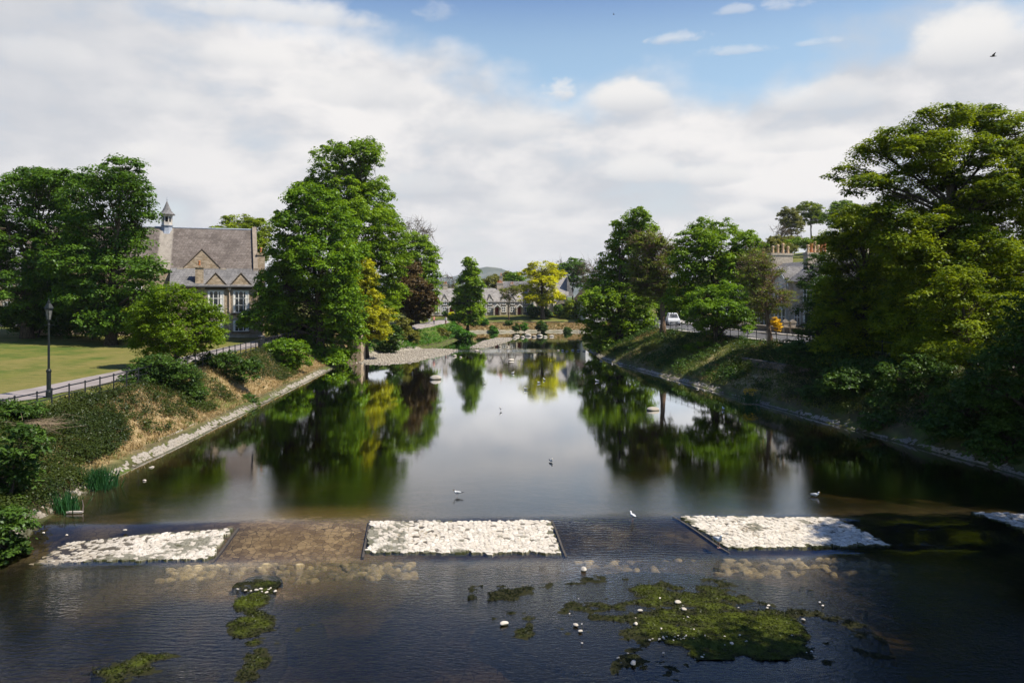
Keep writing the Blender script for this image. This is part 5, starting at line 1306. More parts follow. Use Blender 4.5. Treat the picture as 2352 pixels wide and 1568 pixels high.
# garden walls and gate piers along the pavement
def bank_wall(name, label, ys, off, h, th, mat, cope=None, side=1, cat='wall', base=None):
    f = xr if side > 0 else xl
    e = thing(name, label, cat, (0, 0, 0)); v = []; mb = MB(); cb = MB()
    ys = np.array(ys, float); xs = f(ys) + side * off
    for i in range(len(ys) - 1):
        p = [(xs[i], ys[i]), (xs[i + 1], ys[i + 1])]
        zz = [zl(a, b) for a, b in p]
        for M, a0, b0, grow in ((mb, -.4, h, 0.), (cb, h + .002, h + .1, .06)):
            t = th / 2 + grow
            M.add([(p[k][0] + s * t, p[k][1], zz[k] + q) for k in (0, 1) for s in (-1, 1) for q in (a0, b0)], [(0, 1, 3, 2), (4, 6, 7, 5), (0, 4, 5, 1), (2, 3, 7, 6), (0, 2, 6, 4), (1, 5, 7, 3)])
    mb.build('wall_body', mat, e)
    if cope is not None: cb.build('coping', cope, e)
    return e
bank_wall('garden_wall', 'low dark stone garden wall along the pavement before the terrace', np.arange(60, 142, 4), 18.6, .75, .35, WALLST, DRESS)
for i, y in enumerate((93.5, 95.2, 105, 107, 118)):
    x = float(xr(y)) + 18.6; g = MB(); g.box(x - .28, x + .28, y - .28, y + .28, zl(x, y) - .2, zl(x, y) + 1.35); g.box(x - .34, x + .34, y - .34, y + .34, zl(x, y) + 1.352, zl(x, y) + 1.5)
    g.prism([(x - .3, zl(x, y) + 1.5), (x + .3, zl(x, y) + 1.5), (x, zl(x, y) + 1.75)], y - .3, y + .3)
    tag(g.build('gate_pier', DRESS), 'pale stone gate pier in the garden wall before the terrace', 'pier', 'gate piers of the terrace')
bush('forsythia_bush', 'bright yellow bush in the front garden of the pale terrace house', 'bush', [(1781, 743, 10, 14), (1788, 750, 7, 9)], 93, 'flower', seed=160, tuft=.35, size=.16, limbs=False)
# retaining walls
def line_wall(name, label, pts, h, th, mat, cope, cat='wall'):
    e = thing(name, label, cat); mb = MB(); cb = MB()
    for (x0, y0), (x1, y1) in zip(pts, pts[1:]):
        n = np.array([-(y1 - y0), x1 - x0]); n = n / np.linalg.norm(n) * th / 2
        for M, a, b, g in ((mb, -.9, h, 1.), (cb, h + .002, h + .09, 1.25)):
            M.add([(x + s * n[0] * g, y + s * n[1] * g, zl(x, y) * 0 + zb + q) for (x, y, zb) in ((x0, y0, zl(x0, y0)), (x1, y1, zl(x1, y1))) for s in (-1, 1) for q in (a, b)], [(0, 1, 3, 2), (4, 6, 7, 5), (0, 4, 5, 1), (2, 3, 7, 6), (0, 2, 6, 4), (1, 5, 7, 3)])
    mb.build('wall_body', mat, e); cb.build('coping', cope, e); return e
fx = np.linspace(-9, 44, 18)
line_wall('retaining_wall', 'long low dark stone wall above the straw bank at the bend', [(x, float(yfar(x)) + 5.35) for x in fx], .05, .5, WALLST, WALLST)
rw = on_z(1735, 855, 1.5)
line_wall('retaining_wall', 'short dark stone wall on the grassy right bank', [(float(xr(y)) + 4.0, y) for y in (62, 65, 68, 71, 74)], .55, .4, WALLST, WALLST)
pier_c = at(817, 800, 104)
pw = MB(); pw.box(pier_c[0] - .9, pier_c[0] + .9, 103, 106, -.5, 3.6); pw.box(pier_c[0] - 1.0, pier_c[0] + 1.0, 102.9, 106.1, 3.602, 3.8)
tag(pw.build('stone_abutment', HALLST), 'stone abutment below the golden tree', 'abutment')
# iron fence before the cottages
def iron_fence(name, label, pts, h, bar_gap, mat, post_gap=2.):
    e = thing(name, label, 'fence'); P = np.array(pts, float); seg = np.hypot(*np.diff(P, axis=0).T); L = np.concatenate([[0], np.cumsum(seg)])
    f = lambda s: (float(np.interp(s, L, P[:, 0])), float(np.interp(s, L, P[:, 1])))
    rails = MB(); 
    for zz in (.15, h - .08):
        q = [(*f(s), zl(*f(s)) + zz) for s in np.arange(0, L[-1] + .01, post_gap)]; rails.tube(q, .025, 5)
    rails.build('rail', mat, e)
    b = MB()
    for s in np.arange(0, L[-1], bar_gap):
        x, y = f(s); z = zl(x, y); b.box(x - .014, x + .014, y - .014, y + .014, z, z + h)
    b.build('fence_bars', mat, e)
    return e
iron_fence('iron_fence', 'low dark iron fence in front of the cottage row', [((px - CX) / F * 208, 208) for px in (1000, 1300)], 1.0, .35, BLACKI)
iron_fence('iron_fence', 'black iron railing round the front garden with the yellow bush', [(float(xr(y)) + 19.1, y) for y in (84, 104)], 1.5, .22, BLACKI)

# ================================================================== railings along the banks
def post_rail(name, label, P, h, zs, r_rail, r_post, mat, post_n=6):
    e = thing(name, label, 'railing')
    P = [(x, y, zl(x, y)) for x, y in P]
    for zz, rr in zip(zs, r_rail):
        mb = MB(); mb.tube([(x, y, z + zz) for x, y, z in P], rr, 6); mb.build('rail', mat, e, smooth=True)
    post = MB(); post.lathe([(r_post, -.3), (r_post, h * .97), (r_post * 1.35, h * .985), (r_post * 1.35, h + .03), (r_post * .5, h + .06)], (0, 0, 0), post_n)
    o = post.build('post', mat, e); o.location = P[0]
    for p in P[1:]:
        c = o.copy(); C.objects.link(c); c.parent = e; c.location = p
    return e
yy = np.concatenate([np.arange(30.8, 40, 1.75), np.arange(40.9, 112, 1.72)])
post_rail('bank_railing', 'dark three bar iron railing along the path on the left bank', [(float(xl(y)) - 4.95 - .1 * sstep(40, 34, y) * 3, y) for y in yy], 1.22, (.34, .75, 1.18), (.028, .028, .036), .042, BLACKI)
yy = np.arange(52, 150, 2.0)
post_rail('roadside_railing', 'black two bar railing along the road on the right bank', [(float(xr(y)) + 8.0, y) for y in yy], 1.15, (.16, 1.1), (.025, .03), .035, BLACKI)

# ================================================================== street lamp, bin
def lamp():
    b = at(112, 912, 46); z0 = zl(b[0], b[1])
    e = thing('street_lamp', 'dark green lamp post with a glazed lantern beside the path', 'street lamp', (b[0], b[1], z0))
    e.scale = (.84, .84, 1)
    I = plain('lamp_green', (.010, .015, .015), .5, .25, 4., .2)
    m = MB(); m.lathe([(.19, -.1), (.19, .35), (.16, .4), (.14, .5), (.14, 1.45), (.17, 1.5), (.17, 1.58), (.10, 1.66)], (0, 0, 0), 12); m.build('base', I, e, smooth=False)
    m = MB(); m.lathe([(.078, 1.6), (.075, 3.0), (.06, 4.15), (.09, 4.2), (.06, 4.28), (.06, 4.5)], (0, 0, 0), 12); m.tube([(-.35, 0, 4.2), (.35, 0, 4.2)], .02, 6); m.build('post', I, e, smooth=False)
    m = MB()
    for k in range(6):
        a = k * PI / 3; m.tube([(.15 * math.cos(a), .15 * math.sin(a), 4.5), ((.265) * math.cos(a), .265 * math.sin(a), 5.1)], .018, 4)
    m.lathe([(.17, 4.47), (.17, 4.53)], (0, 0, 0), 6); m.lathe([(.285, 5.08), (.285, 5.14)], (0, 0, 0), 6); m.build('lantern_frame', I, e)
    g = plain('lamp_glass', (.17, .17, .16), .25, .25, 6., 0, 0, .5)
    m = MB(); m.lathe([(.125, 4.53), (.24, 5.08)], (0, 0, 0), 6); m.build('pane', g, e)
    m = MB(); m.lathe([(.345, 5.14), (.33, 5.2), (.17, 5.42), (.12, 5.46), (.12, 5.55), (.05, 5.6), (.03, 5.75)], (0, 0, 0), 6); m.build('lantern_roof', I, e)
lamp()
def bin_():
    b = at(583, 808, 84); x = float(xl(84)) - 5.8; z0 = zl(x, 84)
    e = thing('litter_bin', 'black litter bin at the path behind the railing', 'bin', (x, 84, z0))
    m = MB(); m.lathe([(.32, 0), (.34, .05), (.34, .95), (.30, 1.0)], (0, 0, 0), 14); m.build('body', BLACKI, e, smooth=False)
    m = MB(); m.lathe([(.36, 1.12), (.36, 1.2), (.25, 1.32), (.05, 1.36)], (0, 0, 0), 14)
    for k in range(4): m.tube([(.3 * math.cos(k * PI / 2 + .7), .3 * math.sin(k * PI / 2 + .7), .98), (.3 * math.cos(k * PI / 2 + .7), .3 * math.sin(k * PI / 2 + .7), 1.15)], .03, 5)
    m.build('lid', BLACKI, e)
bin_()

# ================================================================== vehicles
def car(name, label, cat, loc, rz, col, L=4.1, W=1.74, Hh=1.46, van=False, plate=(.75, .52, .05)):
    e = thing(name, label, cat, loc, rz)         # nose points along +y of its own axes
    paint = newmat('car_paint')[0]; t = NT(paint.node_tree)
    t.out(t.prin(t.mix(t.noise(t.obj(), 3., 3), col, tuple(k * .8 for k in col)), .28, None, 0, .6))
    hw = W / 2; h = Hh
    if not van:
        prof = [(-L / 2, .38), (-L / 2 + .02, .78), (-L / 2 + .18, .95), (L / 2 - 1.15, .92), (L / 2 - .15, .74), (L / 2, .52), (L / 2 - .05, .25), (-L / 2 + .06, .24)]
        cab = [(-L / 2 + .2, .93), (-L / 2 + .52, h - .06), (-L / 2 + .95, h), (.25, h - .03), (L / 2 - 1.2, .91)]
    else:
        prof = [(-L / 2, .3), (-L / 2, 1.1), (L / 2 - .75, 1.08), (L / 2 - .1, .92), (L / 2, .6), (L / 2 - .03, .28)]
        cab = [(-L / 2 + .02, 1.1), (-L / 2 + .1, h - .04), (-L / 2 + .3, h), (L / 2 - 1.75, h - .02), (L / 2 - .85, 1.08)]
    b = MB(); n = len(prof)
    rings = []
    for s, ins in ((-1, .08), (-1, 0), (1, 0), (1, .08)):
        rings.append([(s * (hw - ins), y * (1 - ins * .25), z + (ins * .4 if z < .5 else -ins * .3)) for y, z in prof])
    rings[1] = [(-hw, y, z) for y, z in prof]; rings[2] = [(hw, y, z) for y, z in prof]
    v = [p for r_ in (rings[0], [(-hw + .02, y, z) for y, z in prof], [(hw - .02, y, z) for y, z in prof], rings[3]) for p in r_]
    fs = [(k * n + i, k * n + (i + 1) % n, (k + 1) * n + (i + 1) % n, (k + 1) * n + i) for k in range(3) for i in range(n)] + [tuple(range(n)), tuple(range(4 * n - 1, 3 * n - 1, -1))]
    b.add(v, fs); b.build('body', paint, e, bevel=.05)
    m = len(cab); tp = lambda z: (hw - .06) - (z - .92) * .28
    c = MB(); c.add([(-tp(z), y, z) for y, z in cab] + [(tp(z), y, z) for y, z in cab], [tuple(range(m)), tuple(range(2 * m - 1, m - 1, -1))] + [(i, i + m, (i + 1) % m + m, (i + 1) % m) for i in range(m)])
    c.build('cabin', paint, e, bevel=.04)
    def quad(nm, a, b_, mat, ins=.1, off=.012, parent=e):
        (y0, z0), (y1, z1) = a, b_; d = Vector((0, y1 - y0, z1 - z0)); nn = Vector((0, -d.z, d.y)).normalized() * off
        k0, k1 = .12, .9
        ya, za, yb, zb = y0 + (y1 - y0) * k0, z0 + (z1 - z0) * k0, y0 + (y1 - y0) * k1, z0 + (z1 - z0) * k1
        q = MB(); q.slab((-tp(za) + ins, ya, za), (tp(za) - ins, ya, za), (tp(zb) - ins, yb, zb), (-tp(zb) + ins, yb, zb), off if d.y < 0 else -off); q.build(nm, mat, parent)
    quad('rear_window', cab[1], cab[0], GLASS); quad('windscreen', cab[-2], cab[-1], GLASS)
    for s in (-1, 1):
        q = MB(); ys0, ys1 = cab[0][0] + .45, cab[-1][0] - .35; zt = h - .14; zb = cab[0][1] + .06
        q.slab((s * (tp(zb) + .004), ys0, zb), (s * (tp(zb) + .004), ys1, zb), (s * (tp(zt) + .004), ys1 - .5, zt), (s * (tp(zt) + .004), ys0 + .2, zt), .01 * s); q.build('side_window', GLASS, e)
        for y in (-L / 2 + .78, L / 2 - .8):
            w = MB(); w.prism([(y + .31 * math.cos(a), .31 + .31 * math.sin(a)) for a in np.linspace(0, 2 * PI, 18, endpoint=False)], s * (hw - .2), s * (hw + .02), axis='x'); wo = w.build('wheel', plain('tyre', (.015, .015, .016), .9), e)
            w = MB(); w.prism([(y + .19 * math.cos(a), .31 + .19 * math.sin(a)) for a in np.linspace(0, 2 * PI, 12, endpoint=False)], s * (hw + .021), s * (hw + .03), axis='x'); w.build('rim', plain('alloy', (.5, .5, .52), .35, .1, 5., 0, .8), wo)
        l = MB(); l.box(s * (hw - .3) - .14, s * (hw - .3) + .14, -L / 2 - .02, -L / 2 + .05, .62, .84); l.build('tail_light', plain('tail_red', (.35, .01, .01), .3), e)
        l = MB(); l.box(s * (hw - .32) - .17, s * (hw - .32) + .17, L / 2 - .3, L / 2 - .01, .60, .74); l.build('headlight', plain('headlight', (.75, .76, .78), .15), e)
    p = MB(); p.box(-.26, .26, -L / 2 - .03, -L / 2 + .01, .45, .57); p.build('rear_plate', plain('yellow_plate', plate, .5), e)
    p = MB(); p.box(-.26, .26, L / 2 - .02, L / 2 + .03, .36, .48); p.build('front_plate', PAINTW, e)
    g = MB(); g.box(-.55, .55, L / 2 - .12, L / 2 + .012, .50, .62); g.build('front_grille', DARKW, e)
    return e
x = (18 - CX) / F * 113; car('parked_car', 'dark blue hatchback parked nose in behind the shaded lawn', 'car', (x, 114.5, zl(x, 114.5) + .06), R(-6), (.030, .034, .060))
x = (52 - CX) / F * 114; car('parked_car', 'red hatchback parked beside the dark blue one', 'car', (x + .4, 116, zl(x, 116) + .06), R(-4), (.42, .012, .016), 3.9, 1.68, 1.42)
x = (1546 - CX) / F * 122; car('white_van', 'white van coming along the road on the right bank', 'van', (float(xr(123)) + 13.0, 123, zl(x, 123) + .05), R(180 - 6), (.74, .75, .77), 4.5, 1.85, 1.9, True)

# ================================================================== people on the far path
def skin_body(name, pts, edges, rad, mat, parent=None, loc=(0, 0, 0), rz=0, mats=None, sub=1, root=0):
    me = bpy.data.meshes.new(name); me.from_pydata([tuple(p) for p in pts], edges, [])
    for m in (mats or [mat]): me.materials.append(m)
    o = bpy.data.objects.new(name, me); C.objects.link(o); o.location = loc; o.rotation_euler = (0, 0, rz)
    sk = o.modifiers.new('skin', 'SKIN'); sk.use_smooth_shade = True
    d = me.skin_vertices[0].data
    for i, r in enumerate(rad): d[i].radius = (r, r) if not hasattr(r, '__len__') else r
    d[root].use_root = True
    s = o.modifiers.new('sub', 'SUBSURF'); s.levels = sub; s.render_levels = sub
    if parent is not None: o.parent = parent
    return o
def person(label, loc, rz, top, legs, hair, stride=.16):
    SK = plain('skin', (.52, .33, .25), .6, .08, 9.)
    m, t = newmat('clothes'); z = t.n('ShaderNodeSeparateXYZ'); t.L.new(t.obj(), z.inputs[0])
    c = t.mix(t.math('GREATER_THAN', z.outputs[2], .90), legs, top); c = t.mix(t.math('GREATER_THAN', z.outputs[2], 1.44), c, (.52, .33, .25)); c = t.mix(t.math('LESS_THAN', z.outputs[2], .07), c, (.03, .03, .03))
    t.out(t.prin(c, .85))
    P = [(0, 0, .95), (0, 0, 1.15), (0, 0, 1.36), (0, .01, 1.48), (0, .03, 1.56), (0, .03, 1.66),
         (-.18, 0, 1.38), (-.24, .02, 1.12), (-.23, .12, .90), (.18, 0, 1.38), (.24, -.03, 1.12), (.23, .04, .88),
         (-.09, 0, .88), (-.10, stride * .6, .48), (-.10, stride * .4, .07), (-.10, stride * .4 + .14, .04), (.09, 0, .88), (.10, -stride * .2, .48), (.10, -stride, .09), (.10, -stride + .13, .04)]
    E = [(0, 1), (1, 2), (2, 3), (3, 4), (4, 5), (2, 6), (6, 7), (7, 8), (2, 9), (9, 10), (10, 11), (0, 12), (12, 13), (13, 14), (14, 15), (0, 16), (16, 17), (17, 18), (18, 19)]
    rr = [(.15, .11), (.14, .10), (.16, .11), .055, .085, .075, .06, .045, .035, .06, .045, .035, .085, .06, .04, .035, .085, .06, .04, .035]
    o = skin_body('person', P, E, rr, m, None, loc, rz, sub=2)
    tag(o, label, 'person', 'walkers on the far path')
    h = MB(); h.lathe([(.04, 1.745), (.085, 1.72), (.10, 1.66), (.098, 1.60), (.06, 1.56)], (0, -.005, 0), 12); h.build('hair', plain('hair_%d' % int(hair[0] * 1000), hair, .8), o, smooth=True)
    return o
for px, D_, top, legs, hair, rz, lab in ((986, 150, (.75, .74, .72), (.62, .60, .58), (.05, .035, .025), R(200), 'person in white top and pale trousers walking along the far path'),
                                         (996.5, 151, (.70, .32, .26), (.05, .06, .11), (.10, .06, .03), R(190), 'person in a salmon pink top and dark trousers beside the one in white'),
                                         (1024, 158, (.74, .70, .70), (.30, .10, .08), (.04, .03, .02), R(160), 'person in a pale top and dark red skirt nearest the narrow tree')):
    x = (px - CX) / F * D_; z = 8.4 - (746 - HY) / F * D_
    person(lab, (x, D_, max(zl(x, D_), z)), rz, top, legs, hair)
# ================================================================== gulls
def loft(path, rad, n=12, sq=1.0):
    """smooth closed body through the points of path with (half width, half height) pairs"""
    P = np.array(path, float); V = []
    for i in range(len(P)):
        t = P[min(i + 1, len(P) - 1)] - P[max(i - 1, 0)]; t /= np.linalg.norm(t)
        s = np.array([1., 0, 0]); u = np.cross(s, t); u /= np.linalg.norm(u)
        for k in range(n):
            a = 2 * PI * k / n; V.append(P[i] + s * rad[i][0] * math.cos(a) + u * rad[i][1] * math.sin(a))
    m = len(P)
    F_ = [(i * n + k, i * n + (k + 1) % n, (i + 1) * n + (k + 1) % n, (i + 1) * n + k) for i in range(m - 1) for k in range(n)] + [tuple(range(n - 1, -1, -1)), tuple((m - 1) * n + k for k in range(n))]
    return V, F_
def gull_mat():
    m, t = newmat('gull_plumage'); z = t.n('ShaderNodeSeparateXYZ'); t.L.new(t.obj(), z.inputs[0])
    n = t.noise(t.obj(), 14., 3)
    c = t.mix(n, (.70, .70, .69), (.82, .82, .81))
    t.out(t.prin(c, .8, None, 0, .2)); return m
GW = gull_mat(); GG = plain('gull_grey', (.44, .455, .475), .8, .12, 12.); GB = plain('gull_black', (.02, .02, .022), .7); BEAK = plain('gull_beak', (.62, .36, .03), .5); LEGP = plain('gull_leg', (.50, .27, .21), .6)
def gull(label, loc, rz, size=1., standing=True, dark_head=False, legs_shown=True):
    z0 = .20 if standing else .03
    root = thing('gull', label, 'gull', loc, rz, 'gulls on the river')
    root.scale = (size,) * 3
    path = [(0, -.34, z0 + .075), (0, -.22, z0 + .085), (0, -.10, z0 + .085), (0, .02, z0 + .09), (0, .11, z0 + .12), (0, .155, z0 + .175), (0, .17, z0 + .225), (0, .185, z0 + .262), (0, .215, z0 + .268), (0, .24, z0 + .262)]
    rad = [(.03, .012), (.055, .045), (.085, .075), (.095, .088), (.078, .075), (.05, .052), (.042, .045), (.046, .046), (.036, .036), (.012, .014)]
    V, F_ = loft(path, rad, 14); b = MB(); b.add(V, F_); b.build('body', GW, root, smooth=True)
    for s in (-1, 1):
        w = [(s * .05, .10, z0 + .13), (s * .080, .02, z0 + .125), (s * .082, -.10, z0 + .115), (s * .055, -.24, z0 + .105), (s * .02, -.40, z0 + .10)]
        V, F_ = loft(w, [(.012, .03), (.022, .062), (.020, .058), (.014, .034), (.006, .008)], 10); q = MB(); q.add(V, F_); wing = q.build('wing', GG, root, smooth=True)
        V, F_ = loft([(s * .052, -.27, z0 + .104), (s * .036, -.345, z0 + .106), (s * .012, -.45, z0 + .108)], [(.0165, .030), (.012, .020), (.004, .006)], 8); q = MB(); q.add(V, F_); q.build('wing_tip', GB, wing, smooth=True)
        if standing and legs_shown:
            l = MB(); l.tube([(s * .035, -.01, z0 + .03), (s * .036, .0, .11), (s * .036, -.005, .0)], [.012, .008, .008], 6)
            l.add([(s * .036, -.02, 0.004), (s * .036 - .03, .06, .004), (s * .036 + .03, .06, .004), (s * .036, .0, .02)], [(0, 1, 2), (0, 3, 1), (0, 2, 3), (1, 3, 2)]); l.build('leg', LEGP, root)
    V, F_ = loft([(0, .235, z0 + .262), (0, .27, z0 + .256), (0, .295, z0 + .243)], [(.013, .016), (.009, .012), (.003, .004)], 8); q = MB(); q.add(V, F_); q.build('beak', BEAK, root)
    for s in (-1, 1):
        q = MB(); q.lathe([(.001, -.006), (.006, 0), (.001, .006)], (s * .031, .208, z0 + .278), 6); q.build('eye', GB, root)
    if dark_head:
        V, F_ = loft([(0, .172, z0 + .240), (0, .187, z0 + .264), (0, .216, z0 + .27), (0, .243, z0 + .262)], [(.044, .047), (.048, .048), (.038, .038), (.014, .016)], 12); q = MB(); q.add(V, F_); q.build('hood', plain('gull_hood', (.045, .028, .022), .8), root, smooth=True)
    return root
def gull_at(px, py, label, rz, st=True, size=1., z=None, dh=False):
    zz = 0. if z is None else z; p = on_z(px, py, zz)
    if st: p[2] -= .03 if z is None else 0
    return gull(label, p, R(rz), size * (.80 if 'large' in label else .64), st, dh)
gull_at(1650, 1257, 'large gull standing at the lower corner of the right cobbled apron', 200, True, 1.2, -.28)
gull_at(1453, 1194, 'gull standing in the shallow water at the weir crest', 25, True, 1.1)
gull_at(1050, 1139, 'gull paddling in the shallows above the middle apron', 95, True, 1.0, None, True)
gull_at(1266, 1061, 'gull swimming in the bright middle of the pool', 200, False, 1.05)
gull_at(1150, 943, 'gull on the pale reflection left of mid river', 160, True, 1.1)
gull_at(1873, 1140, 'gull swimming in the dark shade above the right apron', 240, False, 1.05)
gull_at(1661, 941, 'white gull swimming below the yellow flowers', 0, False, 1.2)
gull_at(1371, 876, 'gull on the water near the right trees', 70, False, 1.15)
gull_at(1250, 873, 'gull swimming near the reflection of the yellow sycamore', 30, False, 1.15)
gull_at(1237, 880, 'dark headed gull just left of the sycamore reflection', 120, False, 1.1, None, True)
gull_at(1207, 895, 'gull flapping up a splash in mid river', 60, False, 1.15)
gull_at(1178, 858, 'gull resting far up the middle of the pool', 300, False, 1.2)
gull_at(1113, 882, 'gull beside the reflection of the narrow tree', 150, False, 1.15)
# two birds in the air
def flying(label, px, py, d, span, rz, kind='bird'):
    p = at(px, py, d); root = thing('bird', label, 'bird', p, R(rz))
    V, F_ = loft([(0, -.24, 0), (0, -.12, .01), (0, .02, .015), (0, .13, .02), (0, .19, .025), (0, .235, .015)], [(.03, .008), (.04, .035), (.055, .05), (.045, .042), (.03, .03), (.005, .005)], 10)
    b = MB(); b.add(V, F_)
    b.build('body', GB, root, smooth=True)
    for s in (-1, 1):
        q = MB(); k = span / 2
        up = [(.04 * s, .08, .03), (.45 * k * s, .10, .14 * k), (k * s, -.06, .36 * k)]; lo = [(.04 * s, -.09, .025), (.45 * k * s, -.07, .135 * k), (k * s, -.10, .36 * k)]
        vs = [(x, y, z + t) for pts in (up, lo) for x, y, z in pts for t in (-.008, .008)]
        q.add(vs, [(0, 2, 8, 6), (2, 4, 10, 8), (1, 7, 9, 3), (3, 9, 11, 5), (0, 1, 3, 2), (2, 3, 5, 4), (6, 8, 9, 7), (8, 10, 11, 9), (4, 5, 11, 10), (0, 6, 7, 1)]); q.build('wing', GB, root)
flying('dark bird flying high over the right trees', 2281, 130, 62, .95, 70)
flying('tiny dark bird far up in the blue of the sky', 1410, 34, 160, .8, 60)

# ================================================================== rocks in the pool and the riffle
def rock_at(px, py, wpx, label, seed, z=0., flat=.55, group='rocks in the river', moss=0.):
    p = on_z(px, py, z); s = wpx / F * p[1] / 2
    return rock('rock', (p[0], p[1], p[2] + s * flat * .25), s, label, seed, group, flat=flat, moss=moss)
rock_at(1000, 871, 27, 'large pale boulder alone in the pool toward the left', 401, flat=.62)
rock_at(1500, 942, 31, 'long flat pale boulder toward the right bank', 402, flat=.42)
rock_at(1175, 828, 16, 'small pale boulder in the middle below the riffle', 403, flat=.5)
rock_at(1045, 818, 12, 'pale stone just off the tip of the gravel spit', 404); rock_at(1058, 821, 8, 'little stone beside the one off the gravel spit', 405)
rock_at(1095, 806, 10, 'white stone in the riffle nearest the gravel', 406); rock_at(1105, 809, 9, 'second white stone in the riffle next to the gravel', 407)
rock_at(1148, 797, 10, 'white stone in the reflection of the cottage door', 408); rock_at(1167, 797, 8, 'pale stone right of the reflected cottage door', 409)
for i, (px, w) in enumerate(((1292, 7), (1302, 10), (1312, 8), (1326, 9), (1338, 11), (1352, 9), (1364, 8), (1372, 12), (1384, 9), (1396, 9), (1408, 11), (1420, 8))):
    rock_at(px - 12 + 2, 805 + (i % 3), w, 'pale stone in the line of stones closing the riffle on the right', 420 + i, group='line of riffle stones')
for i, (px, py, w) in enumerate(((1262, 773, 14), (1276, 775, 12), (1288, 772, 16), (1302, 774, 12), (1315, 772, 14), (1328, 774, 11), (1342, 773, 12), (1258, 777, 10))):
    rock_at(px - 75, py, w, 'white stone of the little stone bar below the far bank', 440 + i, group='stones of the far bar')
for i, (px, py, w) in enumerate(((1411, 829, 9), (1436, 836, 7), (1456, 838, 12), (1592, 871, 7), (1608, 876, 5), (1618, 882, 6), (1660, 893, 8), (1676, 897, 6), (1694, 897, 9))):
    rock_at(px - (58 if px > 1500 else 30), py, w, 'pale stone lying in the shallows along the right edging', 460 + i, group='stones along the right edging')
rock_at(332, 1104, 10, 'flat white stone in the shallow water off the left edging', 481); rock_at(348, 1073, 13, 'long white stone against the left edging', 482, flat=.35)
rock_at(100, 1224, 9, 'white stone on the weedy shallows by the left bank', 483); rock_at(153, 1229, 9, 'white stone on the weed behind the left cobbled apron', 484)
rock_at(287, 1217, 11, 'pale stone upstream of the left cobbled apron', 485, flat=.4)
# fallen plank at the left waterline
pl = on_z(172, 1177, .03); e = thing('driftwood_plank', 'pale grey plank with an upright branch lying at the left waterline', 'driftwood', pl, R(4))
DW = plain('driftwood', (.42, .38, .33), .9, .3, 8., .5)
m = MB(); m.box(-.30, .30, -.07, .07, .0, .06); m.build('plank', DW, e); m = MB(); m.tube([(.28, .02, .03), (.26, .12, .22), (.16, .26, .44)], [.03, .025, .015], 6); m.build('branch', plain('dark_drift', (.10, .085, .07), .9), e)
# dead stems on the near left bank
dc = at(72, 985, 37); r_ = np.random.default_rng(9); c0 = np.array([dc[0], dc[1], zl(dc[0], dc[1]) + .5]); mb = MB()
a = c0 + r_.normal(size=(110, 3)) * [.35, .5, .15]; b_ = a + np.array([1.2, .2, .1]) * r_.uniform(.4, 1.3, (110, 1)) * np.where(r_.random((110, 1)) < .7, 1, -.5) + r_.normal(size=(110, 3)) * .25
v_, f_ = twigs_geo(a, b_, np.full(110, .010), r_)
o = mesh_np('dead_stems', v_, f_, [plain('dead_stem', (.40, .30, .20), .9)]); tag(o, 'heap of dry dead stems hanging over the near left bank', 'dead stems', None, 'stuff')
# near foliage in the lower left corner
bush('bush', 'near bush with broad bright leaves in the lower left corner', 'bush', [(20, 1080, 60, 50), (0, 1180, 60, 60), (50, 1020, 50, 40)], 30, 'shrub', seed=501, tuft=.4, size=.16, nl=20, hole=.12)
bush('bush', 'dark near bush at the left edge beside the muddy apron', 'bush', [(-10, 1270, 60, 50), (20, 1210, 50, 40)], 27, 'shrub', seed=502, tuft=.4, size=.13, nl=34, hole=.12)
bush('bush', 'dark hedge bush at the left edge in front of the path', 'bush', [(30, 950, 50, 30), (-20, 960, 50, 40), (75, 945, 25, 18)], 37.5, 'shrub', seed=503, tuft=.4, size=.13, nl=36, hole=.12)

# ================================================================== gravel of the spits
def gravel(name, label, P, n, seed, smin, smax):
    r = np.random.default_rng(seed); P = np.array(P)
    lo, hi = P.min(0) - .6, P.max(0) + .6
    x = r.uniform(lo[0], hi[0], n); y = r.uniform(lo[1], hi[1], n)
    sd = poly_sd(x, y, P); k = sd > -.45 * r.random(n) ** 2; x, y = x[k], y[k]; z = zland(x, y)
    s = smin + (smax - smin) * r.random(len(x)) ** 4
    D_ = np.array([(1, 0, 0), (-1, 0, 0), (0, 1, 0), (0, -1, 0), (0, 0, .7), (0, 0, -.7), (.7, .7, .3), (-.7, .6, .35)])[:6]
    V = D_[None] * s[:, None, None] * r.uniform(.65, 1.2, (len(x), 6, 1)) + np.stack([x, y, z + s * .25], 1)[:, None]
    f = np.array([(0, 2, 4), (2, 1, 4), (1, 3, 4), (3, 0, 4), (2, 0, 5), (1, 2, 5), (3, 1, 5), (0, 3, 5)])
    Fq = (np.arange(len(x))[:, None, None] * 6 + f[None]).reshape(-1, 3)
    rn = np.repeat(r.random(len(x)) * .8 - .35, 6)
    o = mesh_np(name, V.reshape(-1, 3), Fq, [STONE], dict(rnd=rn, gap=rn * 0 + .12, moss=rn * 0)); tag(o, label, 'gravel', None, 'stuff')
gravel('gravel', 'pale gravel of the larger spit below the golden tree', SPITW[0], 9000, 511, .04, .17)
gravel('gravel', 'pale gravel of the smaller spit under the narrow tree', SPITW[1], 5000, 512, .05, .2)

